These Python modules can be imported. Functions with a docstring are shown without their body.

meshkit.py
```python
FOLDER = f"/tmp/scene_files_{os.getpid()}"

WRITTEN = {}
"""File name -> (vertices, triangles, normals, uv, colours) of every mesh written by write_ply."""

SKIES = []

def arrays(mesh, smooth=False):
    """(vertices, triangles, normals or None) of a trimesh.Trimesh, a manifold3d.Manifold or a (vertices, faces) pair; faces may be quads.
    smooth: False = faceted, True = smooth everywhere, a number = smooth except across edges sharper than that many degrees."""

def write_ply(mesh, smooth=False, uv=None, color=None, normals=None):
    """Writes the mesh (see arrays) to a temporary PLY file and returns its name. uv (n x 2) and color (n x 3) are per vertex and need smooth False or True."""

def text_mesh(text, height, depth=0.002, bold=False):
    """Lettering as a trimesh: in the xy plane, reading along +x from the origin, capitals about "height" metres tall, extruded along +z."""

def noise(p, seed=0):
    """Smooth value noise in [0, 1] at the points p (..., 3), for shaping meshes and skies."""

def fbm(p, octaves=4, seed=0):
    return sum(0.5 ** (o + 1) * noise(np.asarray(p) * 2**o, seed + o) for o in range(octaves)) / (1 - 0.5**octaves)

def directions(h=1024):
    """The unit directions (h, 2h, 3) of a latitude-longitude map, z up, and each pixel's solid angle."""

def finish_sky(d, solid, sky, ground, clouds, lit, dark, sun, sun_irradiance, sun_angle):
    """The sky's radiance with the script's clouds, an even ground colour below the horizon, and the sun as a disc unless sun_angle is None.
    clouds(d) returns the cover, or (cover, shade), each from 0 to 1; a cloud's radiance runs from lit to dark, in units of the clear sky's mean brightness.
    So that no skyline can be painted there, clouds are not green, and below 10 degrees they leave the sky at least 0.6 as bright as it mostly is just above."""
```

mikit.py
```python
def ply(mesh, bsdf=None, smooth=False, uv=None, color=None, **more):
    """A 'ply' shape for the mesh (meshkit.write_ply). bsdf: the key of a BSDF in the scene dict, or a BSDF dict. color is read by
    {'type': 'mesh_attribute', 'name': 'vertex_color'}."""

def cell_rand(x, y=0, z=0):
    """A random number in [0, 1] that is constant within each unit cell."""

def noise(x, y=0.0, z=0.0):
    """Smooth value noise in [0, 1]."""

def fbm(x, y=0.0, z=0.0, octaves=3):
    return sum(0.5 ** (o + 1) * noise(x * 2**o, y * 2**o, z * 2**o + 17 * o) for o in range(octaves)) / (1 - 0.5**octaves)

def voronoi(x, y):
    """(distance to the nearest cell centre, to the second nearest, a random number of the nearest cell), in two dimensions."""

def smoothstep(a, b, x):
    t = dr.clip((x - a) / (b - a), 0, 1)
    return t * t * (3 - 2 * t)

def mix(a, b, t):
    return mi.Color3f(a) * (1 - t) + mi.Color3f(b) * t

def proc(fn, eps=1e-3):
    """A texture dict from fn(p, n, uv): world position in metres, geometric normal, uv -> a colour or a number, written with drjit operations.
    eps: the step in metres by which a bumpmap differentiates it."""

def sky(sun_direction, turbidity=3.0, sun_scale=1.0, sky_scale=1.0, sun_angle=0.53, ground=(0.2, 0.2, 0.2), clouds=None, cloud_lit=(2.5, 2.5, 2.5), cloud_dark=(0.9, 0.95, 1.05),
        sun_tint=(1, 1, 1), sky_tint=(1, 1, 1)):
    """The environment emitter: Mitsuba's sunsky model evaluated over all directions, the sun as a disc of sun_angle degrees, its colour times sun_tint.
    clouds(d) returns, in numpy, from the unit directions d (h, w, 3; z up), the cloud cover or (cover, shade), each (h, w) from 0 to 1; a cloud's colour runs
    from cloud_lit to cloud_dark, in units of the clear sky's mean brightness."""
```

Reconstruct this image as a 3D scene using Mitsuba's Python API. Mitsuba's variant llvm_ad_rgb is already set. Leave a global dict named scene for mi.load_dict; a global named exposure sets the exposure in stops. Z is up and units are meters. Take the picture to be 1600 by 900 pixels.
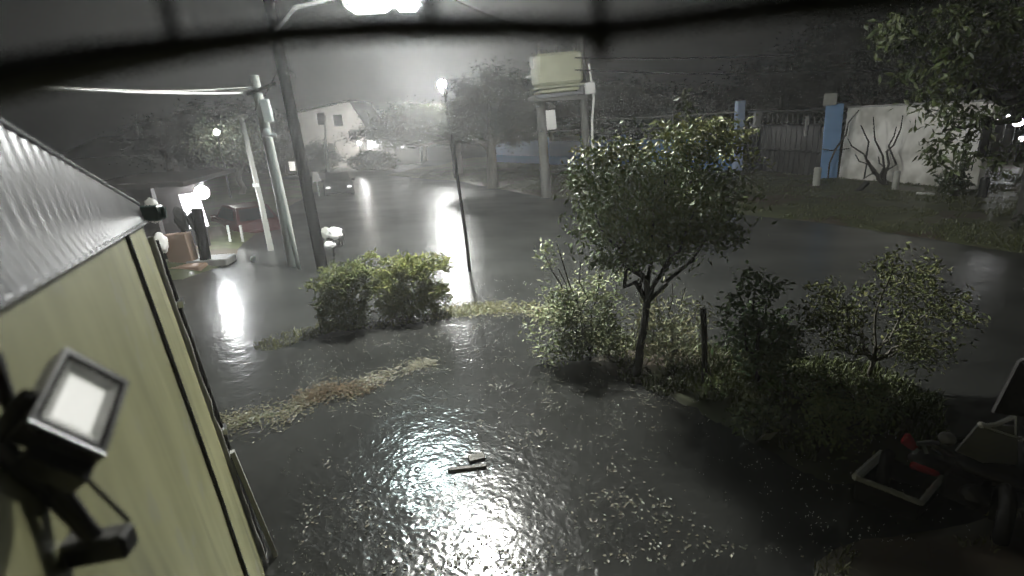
import math, random
import numpy as np, trimesh, shapely, mitsuba as mi, drjit as dr, mikit, meshkit
from mikit import proc, noise, fbm, voronoi, cell_rand, smoothstep, mix

T = mi.ScalarTransform4f
rng = np.random.default_rng(7)
random.seed(7)
scene, labels = {'type': 'scene'}, {}

# ------------------------------------------------------------------ camera, sky, exposure
exposure = 1.3
_r, _p = math.radians(2.8), math.radians(16.96)
_F = np.array([0, math.cos(_p), -math.sin(_p)])
_U0 = np.cross([1., 0, 0], _F)
_U = _U0 * math.cos(_r) + np.array([1., 0, 0]) * math.sin(_r)
CAM = [0, 0, 3.0]
scene['haze_air'] = {'type': 'homogeneous', 'albedo': {'type': 'rgb', 'value': [.95, .955, .95]}, 'sigma_t': 0.0065,
                     'phase': {'type': 'hg', 'g': 0.78}}
scene['camera'] = {'type': 'thinlens', 'fov': 90.0, 'fov_axis': 'x', 'near_clip': 0.02, 'far_clip': 1000.0,
                   'aperture_radius': 0.006, 'focus_distance': 8.0,
                   'to_world': T().look_at(origin=CAM, target=list(np.array(CAM) + _F), up=list(_U)),
                   'medium': {'type': 'ref', 'id': 'haze_air'}}


def night_clouds(d):
    n = meshkit.fbm(d * np.array([3.0, 3.0, 6.0]) + 11.0, 4, 3)
    return np.ones(d.shape[:2]), np.clip((n - .3) * 1.6, 0, 1)


scene['sky_light'] = mikit.sky([0.2, 0.6, 0.35], turbidity=3, sun_scale=0.0, sky_scale=0.0008, ground=(.03, .03, .03), clouds=night_clouds,
                               cloud_lit=(1.15, 1.12, 1.15), cloud_dark=(.7, .7, .74))

scene['sky_light']['sampling_weight'] = 2.0

# lamp radiances
L_OVERHEAD, L_STREET, L_FAR, L_GLOBE = 800.0, 50.0, 720.0, 130.0


# ------------------------------------------------------------------ helpers
def rgb(*v):
    return {'type': 'rgb', 'value': list(v)}


def mat(key, color, rough=.5, metal=0.0, spec=.5, two=True, **kw):
    d = {'type': 'principled', 'base_color': color if isinstance(color, dict) else rgb(*color), 'roughness': rough, 'metallic': metal, 'specular': spec, **kw}
    scene[key] = {'type': 'twosided', 'bsdf': d} if two else d
    return key


def emit(v, tint=(1, 1, 1), weight=.3):
    return {'type': 'area', 'radiance': rgb(*(v * t for t in tint)), 'sampling_weight': float(weight)}


used = {}


def number(name):
    k = used.get(name, 0)
    used[name] = k + 1
    return name if k == 0 else f'{name}_{k:03d}'


def thing(name, label, cat, group=None):
    key = number(name)
    labels[key] = {'label': label, 'category': cat}
    if group:
        labels[key]['group'] = group
    return key


def part(parent, name, mesh, m, smooth=False, label=None, stuff=False, **kw):
    key = number(f'{parent}__{name}')
    scene[key] = mikit.ply(mesh, m, smooth, **kw)
    if label or stuff:
        labels[key] = {}
        if label:
            labels[key]['label'] = label
        if stuff:
            labels[key]['kind'] = 'stuff'
    return key


def single(name, mesh, m, label, cat, smooth=False, group=None, **kw):
    key = thing(name, label, cat, group)
    scene[key] = mikit.ply(mesh, m, smooth, **kw)
    return key


def struct(name, mesh, m, smooth=False, **kw):
    scene[name] = mikit.ply(mesh, m, smooth, **kw)
    labels[name] = {'kind': 'structure', 'label': kw.pop('label', None) or name.replace('_', ' ')}
    return name


def cat_(*m):
    return trimesh.util.concatenate(list(m))


def box(c, s, rz=0.0, rx=0.0, ry=0.0, bevel=0.0):
    if bevel:
        b = bevel
        p = np.array([[x, y, z] for x in (-1, 1) for y in (-1, 1) for z in (-1, 1)], float)
        h = np.array(s) / 2.0
        pts = np.vstack([p * (h - np.array([b, b, 0])), p * (h - np.array([b, 0, b])), p * (h - np.array([0, b, b]))])
        m = trimesh.convex.convex_hull(pts)
    else:
        m = trimesh.creation.box(s)
    R = trimesh.transformations.euler_matrix(rx, ry, rz)
    m.apply_transform(R)
    m.apply_translation(c)
    return m


def tube(pts, rad, sides=8, caps=True):
    p = np.asarray(pts, float)
    rad = np.broadcast_to(np.asarray(rad, float), (len(p),))
    t = np.gradient(p, axis=0)
    t /= np.linalg.norm(t, axis=1, keepdims=True) + 1e-12
    ref = np.array([0, 0, 1.0]) if abs(t[:, 2].mean()) < .8 else np.array([1.0, 0, 0])
    a = np.cross(t, ref)
    a /= np.linalg.norm(a, axis=1, keepdims=True) + 1e-12
    b = np.cross(t, a)
    ang = np.arange(sides) * 2 * np.pi / sides
    v = (p[:, None] + rad[:, None, None] * (np.cos(ang)[None, :, None] * a[:, None] + np.sin(ang)[None, :, None] * b[:, None])).reshape(-1, 3)
    f = []
    for i in range(len(p) - 1):
        for j in range(sides):
            k = (j + 1) % sides
            f += [[i * sides + j, i * sides + k, (i + 1) * sides + k], [i * sides + j, (i + 1) * sides + k, (i + 1) * sides + j]]
    if caps:
        n = len(v)
        v = np.vstack([v, p[:1], p[-1:]])
        for j in range(sides):
            k = (j + 1) % sides
            f += [[n, k, j], [n + 1, (len(p) - 1) * sides + j, (len(p) - 1) * sides + k]]
    m = trimesh.Trimesh(v, f, process=False)
    m.fix_normals()
    return m


def curve(a, b, sag=0.0, n=16):
    a, b = np.asarray(a, float), np.asarray(b, float)
    t = np.linspace(0, 1, n)[:, None]
    p = a + (b - a) * t
    p[:, 2] -= (4 * sag * t * (1 - t))[:, 0]
    return p


def quadsheet(a, b, c, d, thick=.02):
    """A slab from four corners (a b c d around), thickened backwards."""
    q = np.array([a, b, c, d], float)
    n = np.cross(q[1] - q[0], q[3] - q[0])
    n /= np.linalg.norm(n)
    v = np.vstack([q, q - n * thick])
    f = [[0, 1, 2], [0, 2, 3], [4, 6, 5], [4, 7, 6]]
    for i in range(4):
        j = (i + 1) % 4
        f += [[i, i + 4, j + 4], [i, j + 4, j]]
    m = trimesh.Trimesh(v, f, process=False)
    m.fix_normals()
    return m


def prism(poly, depth):
    return trimesh.creation.extrude_polygon(shapely.Polygon(poly), depth, engine='earcut')


def blob(c, s, sub=2, amp=.15, fr=2.0, seed=0):
    m = trimesh.creation.icosphere(subdivisions=sub)
    v = np.array(m.vertices)
    v *= (1 + amp * (2 * meshkit.fbm(v * fr + seed * 7.3, 3, seed) - 1))[:, None]
    m.vertices = v * np.array(s) + np.array(c)
    return m


# leaves: a folded rhombus each, in clumps through a volume
def leaves(p, size, up=.5, droop=.3, width=.5, col=(.06, .1, .03), var=.35, dirs=None, seed=0):
    g = np.random.default_rng(seed)
    n = len(p)
    nrm = g.normal(size=(n, 3))
    nrm /= np.linalg.norm(nrm, axis=1, keepdims=True)
    nrm = nrm + np.array([0, 0, up * 1.6])
    nrm /= np.linalg.norm(nrm, axis=1, keepdims=True)
    a = g.normal(size=(n, 3)) if dirs is None else dirs + .5 * g.normal(size=(n, 3))
    a -= nrm * (a * nrm).sum(1)[:, None]
    a /= np.linalg.norm(a, axis=1, keepdims=True) + 1e-9
    a[:, 2] -= droop
    a /= np.linalg.norm(a, axis=1, keepdims=True) + 1e-9
    s = np.cross(nrm, a)
    s /= np.linalg.norm(s, axis=1, keepdims=True) + 1e-9
    L = (size * g.uniform(.6, 1.35, n))[:, None]
    W = L * width * .5
    q = np.cross(a, s)
    mid = p + a * L * .45
    v = np.stack([p, mid + s * W + q * W * .25, p + a * L, mid - s * W + q * W * .25], 1).reshape(-1, 3)
    i = np.arange(n) * 4
    f = np.vstack([np.stack([i, i + 1, i + 2], 1), np.stack([i, i + 2, i + 3], 1)])
    tone = g.uniform(1 - var, 1 + var, n)[:, None]
    hue = g.uniform(-.12, .12, n)[:, None] * np.array([1, .1, -.3])
    c = np.clip(np.array(col) * tone * (1 + hue), 0.004, .8)
    return trimesh.Trimesh(v, f, process=False), np.repeat(c, 4, axis=0)


def volume(c, r, n, clumps=40, spread=.22, shell=.55, seed=0, flat=1.0):
    """Points of n leaves gathered in clumps inside the ellipsoid (c, r)."""
    g = np.random.default_rng(seed)
    u = g.normal(size=(clumps, 3))
    u /= np.linalg.norm(u, axis=1, keepdims=True)
    rad = g.uniform(shell, 1.0, clumps) ** .8
    cc = u * rad[:, None]
    k = g.integers(0, clumps, n)
    w = g.uniform(.5, 1.3, clumps)
    return (cc[k] + g.normal(size=(n, 3)) * spread * w[k][:, None] * np.array([1, 1, flat])) * np.array(r) + np.array(c)


VC = {'type': 'mesh_attribute', 'name': 'vertex_color'}


def foliage(parent, name, pts, size, m, seed=0, stuff=True, **kw):
    mesh, c = leaves(np.asarray(pts), size, seed=seed, **kw)
    return part(parent, name, mesh, m, False, stuff=stuff, color=c)


def branches(base, fork, tips, r0, r1, r2, seed=0, wob=.05):
    g = np.random.default_rng(seed)
    base, fork = np.array(base, float), np.array(fork, float)
    t = np.linspace(0, 1, 7)[:, None]
    p = base + (fork - base) * t + g.normal(size=(7, 3)) * wob * .4 * np.sin(np.pi * t)
    ms = [tube(p, np.linspace(r0, r1, 7), 9)]
    for tip in tips:
        tip = np.array(tip, float)
        q = fork + (tip - fork) * t + np.array([0, 0, 1]) * .1 * np.linalg.norm(tip - fork) * (np.sin(np.pi * t) * -.5) + g.normal(size=(7, 3)) * wob * np.sin(np.pi * t)
        q[0] = fork - (fork - base) / np.linalg.norm(fork - base) * r1
        ms.append(tube(q, np.linspace(r1 * .75, r2, 7), 7))
    return cat_(*ms)


# ------------------------------------------------------------------ materials
mat('m_leaf', VC, .42, spec=.35)
mat('m_leaf_dull', VC, .85, spec=.1)
scene['m_leaf_thin'] = {'type': 'principledthin', 'base_color': VC, 'roughness': .3, 'spec_trans': 0.0, 'diff_trans': .7, 'eta': 1.45}
mat('m_grass', VC, .5, spec=.4)
mat('m_bark', proc(lambda p, n, uv: mix((.05, .045, .035), (.11, .1, .08), fbm(p.x * 14, p.y * 14, p.z * 4))), .6)
mat('m_bark_dark', (.03, .028, .024), .65)
mat('m_concrete', proc(lambda p, n, uv: mix((.27, .27, .25), (.4, .4, .37), fbm(p.x * 5, p.y * 5, p.z * 2.5))), .55)
scene['m_tarred'] = {'type': 'diffuse', 'reflectance': rgb(.005, .005, .005)}
mat('m_black', (.016, .016, .016), .38)
mat('m_black_matt', (.012, .012, .012), .6)
mat('m_dark_green', (.012, .035, .03), .4)
mat('m_white_paint', (.72, .72, .7), .4)
mat('m_white_plastic', (.78, .78, .77), .3)
mat('m_steel', (.5, .51, .52), .28, metal=1.0)
mat('m_wire', (.55, .56, .58), .22, metal=1.0)
mat('m_cable_pale', (.8, .8, .8), .35)
mat('m_guard', (.06, .064, .062), .7)
mat('m_wire_black', (.012, .012, .013), .5)
mat('m_lamp_body', (.25, .26, .27), .4)
mat('m_brick', (.15, .1, .07), .7)
mat('m_bike_red', (.3, .014, .018), .25, clearcoat=.6)
mat('m_red', (.035, .005, .006), .22, clearcoat=.8)
mat('m_dark_car', (.014, .0145, .016), .2, clearcoat=.8)
mat('m_glass_dark', (.012, .013, .015), .06, spec=.7)
mat('m_rubber', (.014, .014, .014), .7)
mat('m_grey_sheet', (.22, .22, .215), .45)
mat('m_transformer', proc(lambda p, n, uv: mix((.4, .41, .27), (.5, .51, .36), fbm(p.x * 3, p.y * 3, p.z * 2))), .4)
mat('m_blue', proc(lambda p, n, uv: mix((.13, .25, .46), (.18, .32, .54), fbm(p.x * 1.5, p.y * 1.5, p.z * 2.5))), .55)
mat('m_pale_blue', proc(lambda p, n, uv: mix((.36, .47, .68), (.46, .56, .72), fbm(p.x * 1.2, p.y * 1.2, p.z * 2))), .6)
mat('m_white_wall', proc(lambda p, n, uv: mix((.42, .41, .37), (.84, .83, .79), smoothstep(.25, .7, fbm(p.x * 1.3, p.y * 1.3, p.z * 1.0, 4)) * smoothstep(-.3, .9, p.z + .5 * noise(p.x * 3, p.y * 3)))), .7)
mat('m_house_pale', proc(lambda p, n, uv: mix((.55, .53, .5), (.68, .65, .62), fbm(p.x * .6, p.y * .6, p.z * .7))), .7)
mat('m_cream', (.55, .5, .36), .7)
mat('m_roof', (.03, .027, .026), .8, spec=.2)
mat('m_concrete_dark', proc(lambda p, n, uv: mix((.09, .09, .085), (.16, .16, .15), fbm(p.x * 5, p.y * 5, p.z * 1.5, 4))), .7)
mat('m_dim_wall', (.2, .2, .19), .8)


def plaster(p, n, uv):
    a = fbm(p.x * 2.2, p.y * 2.2, p.z * 1.6, 4)
    st = fbm(p.x * 9, p.y * 9, p.z * .5, 3)
    c = mix((.17, .168, .08), (.24, .236, .125), smoothstep(.3, .7, a * .6 + st * .4))
    return mix(mix(c, (.06, .06, .042), smoothstep(.5, .75, fbm(p.x * 7, p.y * 7, p.z * .7, 3)) * .45), (.2, .2, .16), smoothstep(.62, .7, fbm(p.x * 5 + 9, p.y * 5, p.z * 4, 4)) * .4)


mat('m_plaster', proc(plaster), .55)
mat('m_zinc', proc(lambda p, n, uv: mix((.022, .023, .025), (.05, .052, .056), fbm(p.x * 6, p.y * 6, p.z * 2, 3))), proc(lambda p, n, uv: .2 + .2 * fbm(p.x * 5, p.y * 5, p.z * 5)), metal=.85)


# flood water: opaque muddy water with wind and rain ripples
def ripple(p, n, uv):
    x, y = p.x, p.y
    h = fbm(x * 13 + y * 3.2, y * 13 - x * 3.2, 3.1, 2) * 1.0
    h = h + .42 * noise(x * 31 - y * 9, y * 31 + x * 9, 8.0) + 1.1 * noise(x * 4.6 + y * .9, y * 4.6 - x * .9, 5.0)
    for s, o in ((2.6, 0.0), (3.7, 19.0)):
        cx, cy = dr.floor(x * s + o), dr.floor(y * s + o * 1.7)
        fx, fy = x * s + o - cx, y * s + o * 1.7 - cy
        ox, oy = .35 + .3 * cell_rand(cx, cy, 1), .35 + .3 * cell_rand(cx, cy, 2)
        R = .04 + .26 * cell_rand(cx, cy, 3)
        r = dr.sqrt(dr.square(fx - ox) + dr.square(fy - oy))
        h = h + .45 * dr.exp(-dr.square((r - R) / .035)) * (1 - R * 2.6)
    return h * (.15 + 1.7 * fbm(x * .6, y * .6, 9.0, 3))


scene['m_water'] = {'type': 'bumpmap', 'tex': proc(ripple, eps=4e-3), 'scale': 0.0044,
                    'bsdf': {'type': 'principled', 'base_color': proc(lambda p, n, uv: mix((.012, .0125, .012), (.035, .036, .034), fbm(p.x * .7 + p.y * .2, p.y * .9, 2.0, 4))), 'roughness': proc(lambda p, n, uv: .15 + .11 * smoothstep(5.5, 11, p.y)), 'specular': .62}}

# ------------------------------------------------------------------ ground, water, lawns
LAWN = shapely.Polygon([(-10, 44), (-5.4, 37.6), (-3.3, 35.4), (-.8, 29.5), (1.6, 24.6), (4.5, 20.5), (7.6, 17.4), (9.3, 14.9), (10.5, 12), (11, 10.4), (12.5, 7), (40, 2), (60, 60), (8, 70), (-6, 62)])
BANK = shapely.Polygon([(-7.9, 11.9), (-7.6, 13.4), (-8.3, 15.2), (-10.8, 25), (-12.2, 34), (-15, 48), (-17.5, 60), (-19, 75), (-60, 75), (-60, 11)])
VERGE = shapely.LineString([(-3.75, 7.5), (-3.1, 8.1), (-2.2, 8.25), (-1.3, 8.5), (-.3, 8.7), (.6, 8.5), (1.1, 7.4), (1.6, 6.2), (2.3, 5.7), (3.0, 5.2)]).buffer(.32)
MOUND = shapely.Polygon([(.9, 6.2), (1.4, 7), (3, 6.4), (4.4, 5.7), (4.6, 4.9), (3.6, 3.6), (2.6, 3.6), (2.2, 4.4), (1.7, 5.2)])
KERB = shapely.LineString([(-3.5, 4.95), (-2.6, 5.46), (-2.0, 5.95), (-1.15, 6.55)]).buffer(.1)
NEARBANK = shapely.Polygon([(2.0, 2.8), (2.4, 3.02), (3.1, 3.12), (3.9, 3.3), (6, 3.2), (6, 1), (1.5, 1), (1.7, 2.3)])


def height(x, y):
    pts = shapely.points(x, y)
    h = np.full(len(x), -.16)
    for poly, rise, w in ((LAWN, .32, 4.0), (BANK, .25, 1.5)):
        d = shapely.distance(pts, poly.boundary) * np.where(shapely.contains(poly, pts), 1, -1)
        h = np.maximum(h, np.where(d > 0, .02 + (rise - .02) * np.clip(d / w, 0, 1) ** .7, .02 + d * .3))
    for poly, top in ((VERGE, .008), (KERB, .012), (MOUND, .035), (NEARBANK, .06)):
        d = shapely.distance(pts, poly.boundary) * np.where(shapely.contains(poly, pts), 1, -1)
        h = np.maximum(h, np.clip(d * .35, -.3, top))
    n = meshkit.fbm(np.stack([x * .9, y * .9, x * 0], 1), 4, 5) - .5
    return np.maximum(h, -.16) + n * np.where(h > -.1, .07, .02)


def lines(lo, hi, fine_lo, fine_hi, step, coarse):
    return np.unique(np.concatenate([np.linspace(lo, fine_lo, coarse), np.arange(fine_lo, fine_hi, step), np.linspace(fine_hi, hi, coarse)]))


gx, gy = lines(-240, 240, -14, 20, .22, 14), lines(-240, 240, 0, 46, .22, 14)
X, Y = np.meshgrid(gx, gy, indexing='ij')
Z = height(X.ravel(), Y.ravel())
ii, jj = np.meshgrid(np.arange(len(gx) - 1), np.arange(len(gy) - 1), indexing='ij')
a = (ii * len(gy) + jj).ravel()
quads = np.stack([a, a + len(gy), a + len(gy) + 1, a + 1], 1)
mat('m_mud', proc(lambda p, n, uv: mix(mix((.03, .032, .02), (.06, .07, .03), fbm(p.x * 2, p.y * 2, 0)), (.05, .04, .03), smoothstep(.5, .7, fbm(p.x * .8, p.y * .8, 4.0)))), .45)
struct('ground', (np.stack([X.ravel(), Y.ravel(), Z], 1), quads), 'm_mud', True)
labels['ground']['label'] = 'dark wet ground and lawn rising out of the flood water'
wv = np.array([[-240, -240, 0], [240, -240, 0], [240, 240, 0], [-240, 240, 0.]])
struct('flood_water', (wv, np.array([[0, 1, 2, 3]])), 'm_water', False, uv=wv[:, :2])
labels['flood_water']['label'] = 'dark rippled flood water covering the whole street'


def blades(poly, n, h0, seed, col, wid=.012, ymax=None):
    g = np.random.default_rng(seed)
    x0, y0, x1, y1 = poly.bounds
    if ymax:
        y1 = min(y1, ymax)
    p = np.stack([g.uniform(x0, x1, n * 3), g.uniform(y0, y1, n * 3)], 1)
    if ymax:  # nearer ground gets more blades
        p[:, 1] = y0 + (p[:, 1] - y0) * g.uniform(.15, 1, n * 3)
    p = p[shapely.contains(poly, shapely.points(p))][:n]
    z = height(p[:, 0], p[:, 1])
    keep = (z > -.015) & (meshkit.fbm(np.c_[p * 1.1, p[:, 0] * 0], 3, seed) + .5 * (meshkit.fbm(np.c_[p * 4.5, p[:, 0] * 0], 2, seed) - .5) > .45)
    p, z = p[keep], z[keep]
    n = len(p)
    an = g.uniform(0, 2 * np.pi, n)
    h = h0 * g.uniform(.4, 1.4, n)
    lean = g.normal(size=(n, 2)) * .45 * h[:, None]
    b = np.c_[p, z - .01]
    s = np.c_[np.cos(an), np.sin(an), an * 0] * wid
    mid = b + np.c_[lean * .35, h * .6]
    tip = b + np.c_[lean, h * .9]
    v = np.stack([b - s, b + s, mid + s * .7, mid - s * .7, tip], 1).reshape(-1, 3)
    i = np.arange(n) * 5
    f = np.vstack([np.stack([i, i + 1, i + 2], 1), np.stack([i, i + 2, i + 3], 1), np.stack([i + 3, i + 2, i + 4], 1)])
    c = np.repeat(np.array(col) * g.uniform(.6, 1.4, (n, 1)), 5, axis=0)
    return trimesh.Trimesh(v, f, process=False), c


def grass(name, poly, n, h0, seed, col, label, wid=.012, ymax=None):
    m, c = blades(poly, n, h0, seed, col, wid, ymax)
    key = number(name)
    scene[key] = mikit.ply(m, 'm_grass', False, color=c)
    labels[key] = {'kind': 'stuff', 'label': label, 'category': 'grass'}


grass('lawn_grass', LAWN.intersection(shapely.box(-10, 5, 22, 45)), 60000, .09, 3, (.055, .062, .024), 'patchy short grass on the verge before the far walls', .016, 45)
grass('verge_grass', VERGE, 9000, .07, 4, (.15, .155, .065), 'pale grass strip poking out of the water beside the bush', .008)
grass('mound_grass', MOUND, 9000, .12, 5, (.07, .085, .03), 'sparse grass around the foot of the small tree', .009)
grass('corner_grass', NEARBANK, 9000, .07, 6, (.1, .1, .045), 'rough grass bank at the lower right corner', .007)

# ------------------------------------------------------------------ the camera's own house: yellow wall on the left
# the wall runs from W0 (behind the camera) to its far corner W1; d along it, nrm out towards the street
W1 = np.array([-2.14, 3.0])
d2 = np.array([-1.21, 2.1]) / math.hypot(1.21, 2.1)
W0 = W1 - d2 * 3.9
n2 = np.array([d2[1], -d2[0]])          # towards the street
LEANW = .22                              # the wall's foot stands this far out


def wp(s, z, out=0.0):
    """Point of the wall plane: s metres back from the far corner, height z, proud by out."""
    b = W1 - d2 * s + n2 * (out + LEANW * .9 * (2.6 - z) / 2.6)
    return [b[0], b[1], z]


hs = thing('yellow_house', 'yellow-green plastered house wall with corrugated metal cladding filling the left foreground', 'house')
wl = part(hs, 'wall', quadsheet(wp(3.9, -.2), wp(0, -.2), wp(0, 2.6), wp(3.9, 2.857), .22), 'm_plaster')
# far return of the house, seen only from the side
e0, e1 = np.array(wp(0, 0))[:2], np.array(wp(0, 0))[:2] - n2 * 3 + d2 * .01
part(hs, 'side_wall', quadsheet([e0[0] - n2[0] * .23, e0[1] - n2[1] * .23, -.2], [e1[0], e1[1], -.2], [e1[0], e1[1], 2.56], [e0[0] - n2[0] * .43, e0[1] - n2[1] * .43, 2.56], .2), 'm_plaster')
# corrugated cladding: a wedge that drops to the far corner
S = np.linspace(-.06, 3.9, 420)
ph = S * 2 * np.pi / .085
wave = .002 * np.sin(ph)
top = np.interp(S, [-.06, 2.43, 3.9], [2.695, 3.165, 3.43])
bot = np.interp(S, [-.06, 3.9], [2.585, 2.845])
NV = 6
vv, ff = [], []
for i in range(NV):
    t = i / (NV - 1)
    for k, s in enumerate(S):
        z = bot[k] + (top[k] - bot[k]) * t
        flare = .022 * max(0, 1 - t * 3) ** 2
        vv.append(wp(s, z, .008 + wave[k] + flare))
for i in range(NV - 1):
    for k in range(len(S) - 1):
        q = i * len(S) + k
        ff.append([q, q + 1, q + len(S) + 1, q + len(S)])
part(hs, 'metal_cladding', (np.array(vv), np.array(ff)), 'm_zinc', 40, label='corrugated grey zinc cladding above the yellow wall')
part(hs, 'flashing', tube([wp(-.06, 2.592, .022), wp(2, 2.727, .022), wp(3.9, 2.852, .022)], .007, 8), 'm_zinc', 40)
part(hs, 'ridge_cap', tube([wp(-.06, 2.695, .008), wp(2.43, 3.165, .008), wp(3.9, 3.43, .008)], .009, 8), 'm_zinc', 40)
part(hs, 'roof', quadsheet(wp(-.06, 2.69, .0), wp(3.9, 3.41, .0), [*(np.array(wp(3.9, 3.41))[:2] - n2 * 3), 3.41], [*(np.array(wp(-.06, 2.69))[:2] - n2 * 3), 2.69], .03), 'm_zinc')
part(hs, 'cable', tube([wp(.755, 2.65, .008), wp(.785, 2.1, .009), wp(.815, 1.65, .009), wp(.86, 1.19, .009), wp(.935, .87, .01), wp(1.03, .0, .01)], .0105, 8), 'm_black', 40, label='dark cable running down the wall')
# weathered corner trim, black drain pipe and the grey post in front of it
g_ = np.random.default_rng(3)
zz = np.linspace(-.1, 2.5, 24)
part(hs, 'corner_trim', tube([wp(-.035 + g_.normal() * .006, z, .0) for z in zz], .028 + g_.normal(size=24) * .004, 8), 'm_concrete', 50)
part(hs, 'drain_pipe', tube([wp(-.13, 2.46, .01), wp(-.125, 1.2, .012), wp(-.11, -.1, .012)], .03, 10), 'm_black', 40)
part(hs, 'pipe_bracket', box(wp(-.12, 2.05, .01), [.1, .09, .04], rz=math.atan2(d2[1], d2[0])), 'm_steel')
part(hs, 'pipe_bracket', box(wp(-.12, 1.1, .01), [.1, .09, .04], rz=math.atan2(d2[1], d2[0])), 'm_steel')
part(hs, 'edge_board', quadsheet(wp(-.0, -.2, .12), wp(-.06, -.2, .11), wp(-.075, .95, .06), wp(-.03, .95, .06), .03), 'm_concrete')
single('meter_box', cat_(box(wp(-.14, 2.63, .0), [.22, .09, .09], rz=.15, bevel=.008), box(wp(-.14, 2.63, .05), [.16, .02, .06], rz=.15)), 'm_dark_green',
       'small dark green box at the top of the yellow house corner', 'box')

# ------------------------------------------------------------------ floodlight on its bracket, close to the camera
fl = thing('floodlight', 'small black floodlight with pale lit face on a bracket against the yellow wall', 'floodlight')
TL, TR, BL = np.array([-.808, .84, 2.673]), np.array([-.747, .88, 2.581]), np.array([-.736, .68, 2.608])
BR = TR + BL - TL
ctr = (TL + TR + BL + BR) / 4
nf = np.cross(BL - TL, TR - TL)
nf /= np.linalg.norm(nf)
if nf @ (np.array(CAM) - ctr) < 0:
    nf = -nf
ux, uy = (TR - TL) / np.linalg.norm(TR - TL), (BL - TL) / np.linalg.norm(BL - TL)
uy = uy - ux * (ux @ uy) * .5
hw, hh = np.linalg.norm(TR - TL) / 2, np.linalg.norm(BL - TL) / 2


def fp(u, v, w):
    return ctr + ux * u * hw + uy * v * hh + nf * w


def ring(u0, v0, u1, v1, w0, w1):
    """A frame round the face: four bars."""
    ms = []
    for (a, b, c, d) in ((-u1, -v1, u1, -v0), (-u1, v0, u1, v1), (-u1, -v0, -u0, v0), (u0, -v0, u1, v0)):
        pts = [fp(x, y, w) for x in (a, c) for y in (b, d) for w in (w0, w1)]
        ms.append(trimesh.convex.convex_hull(np.array(pts)))
    return cat_(*ms)


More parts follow.
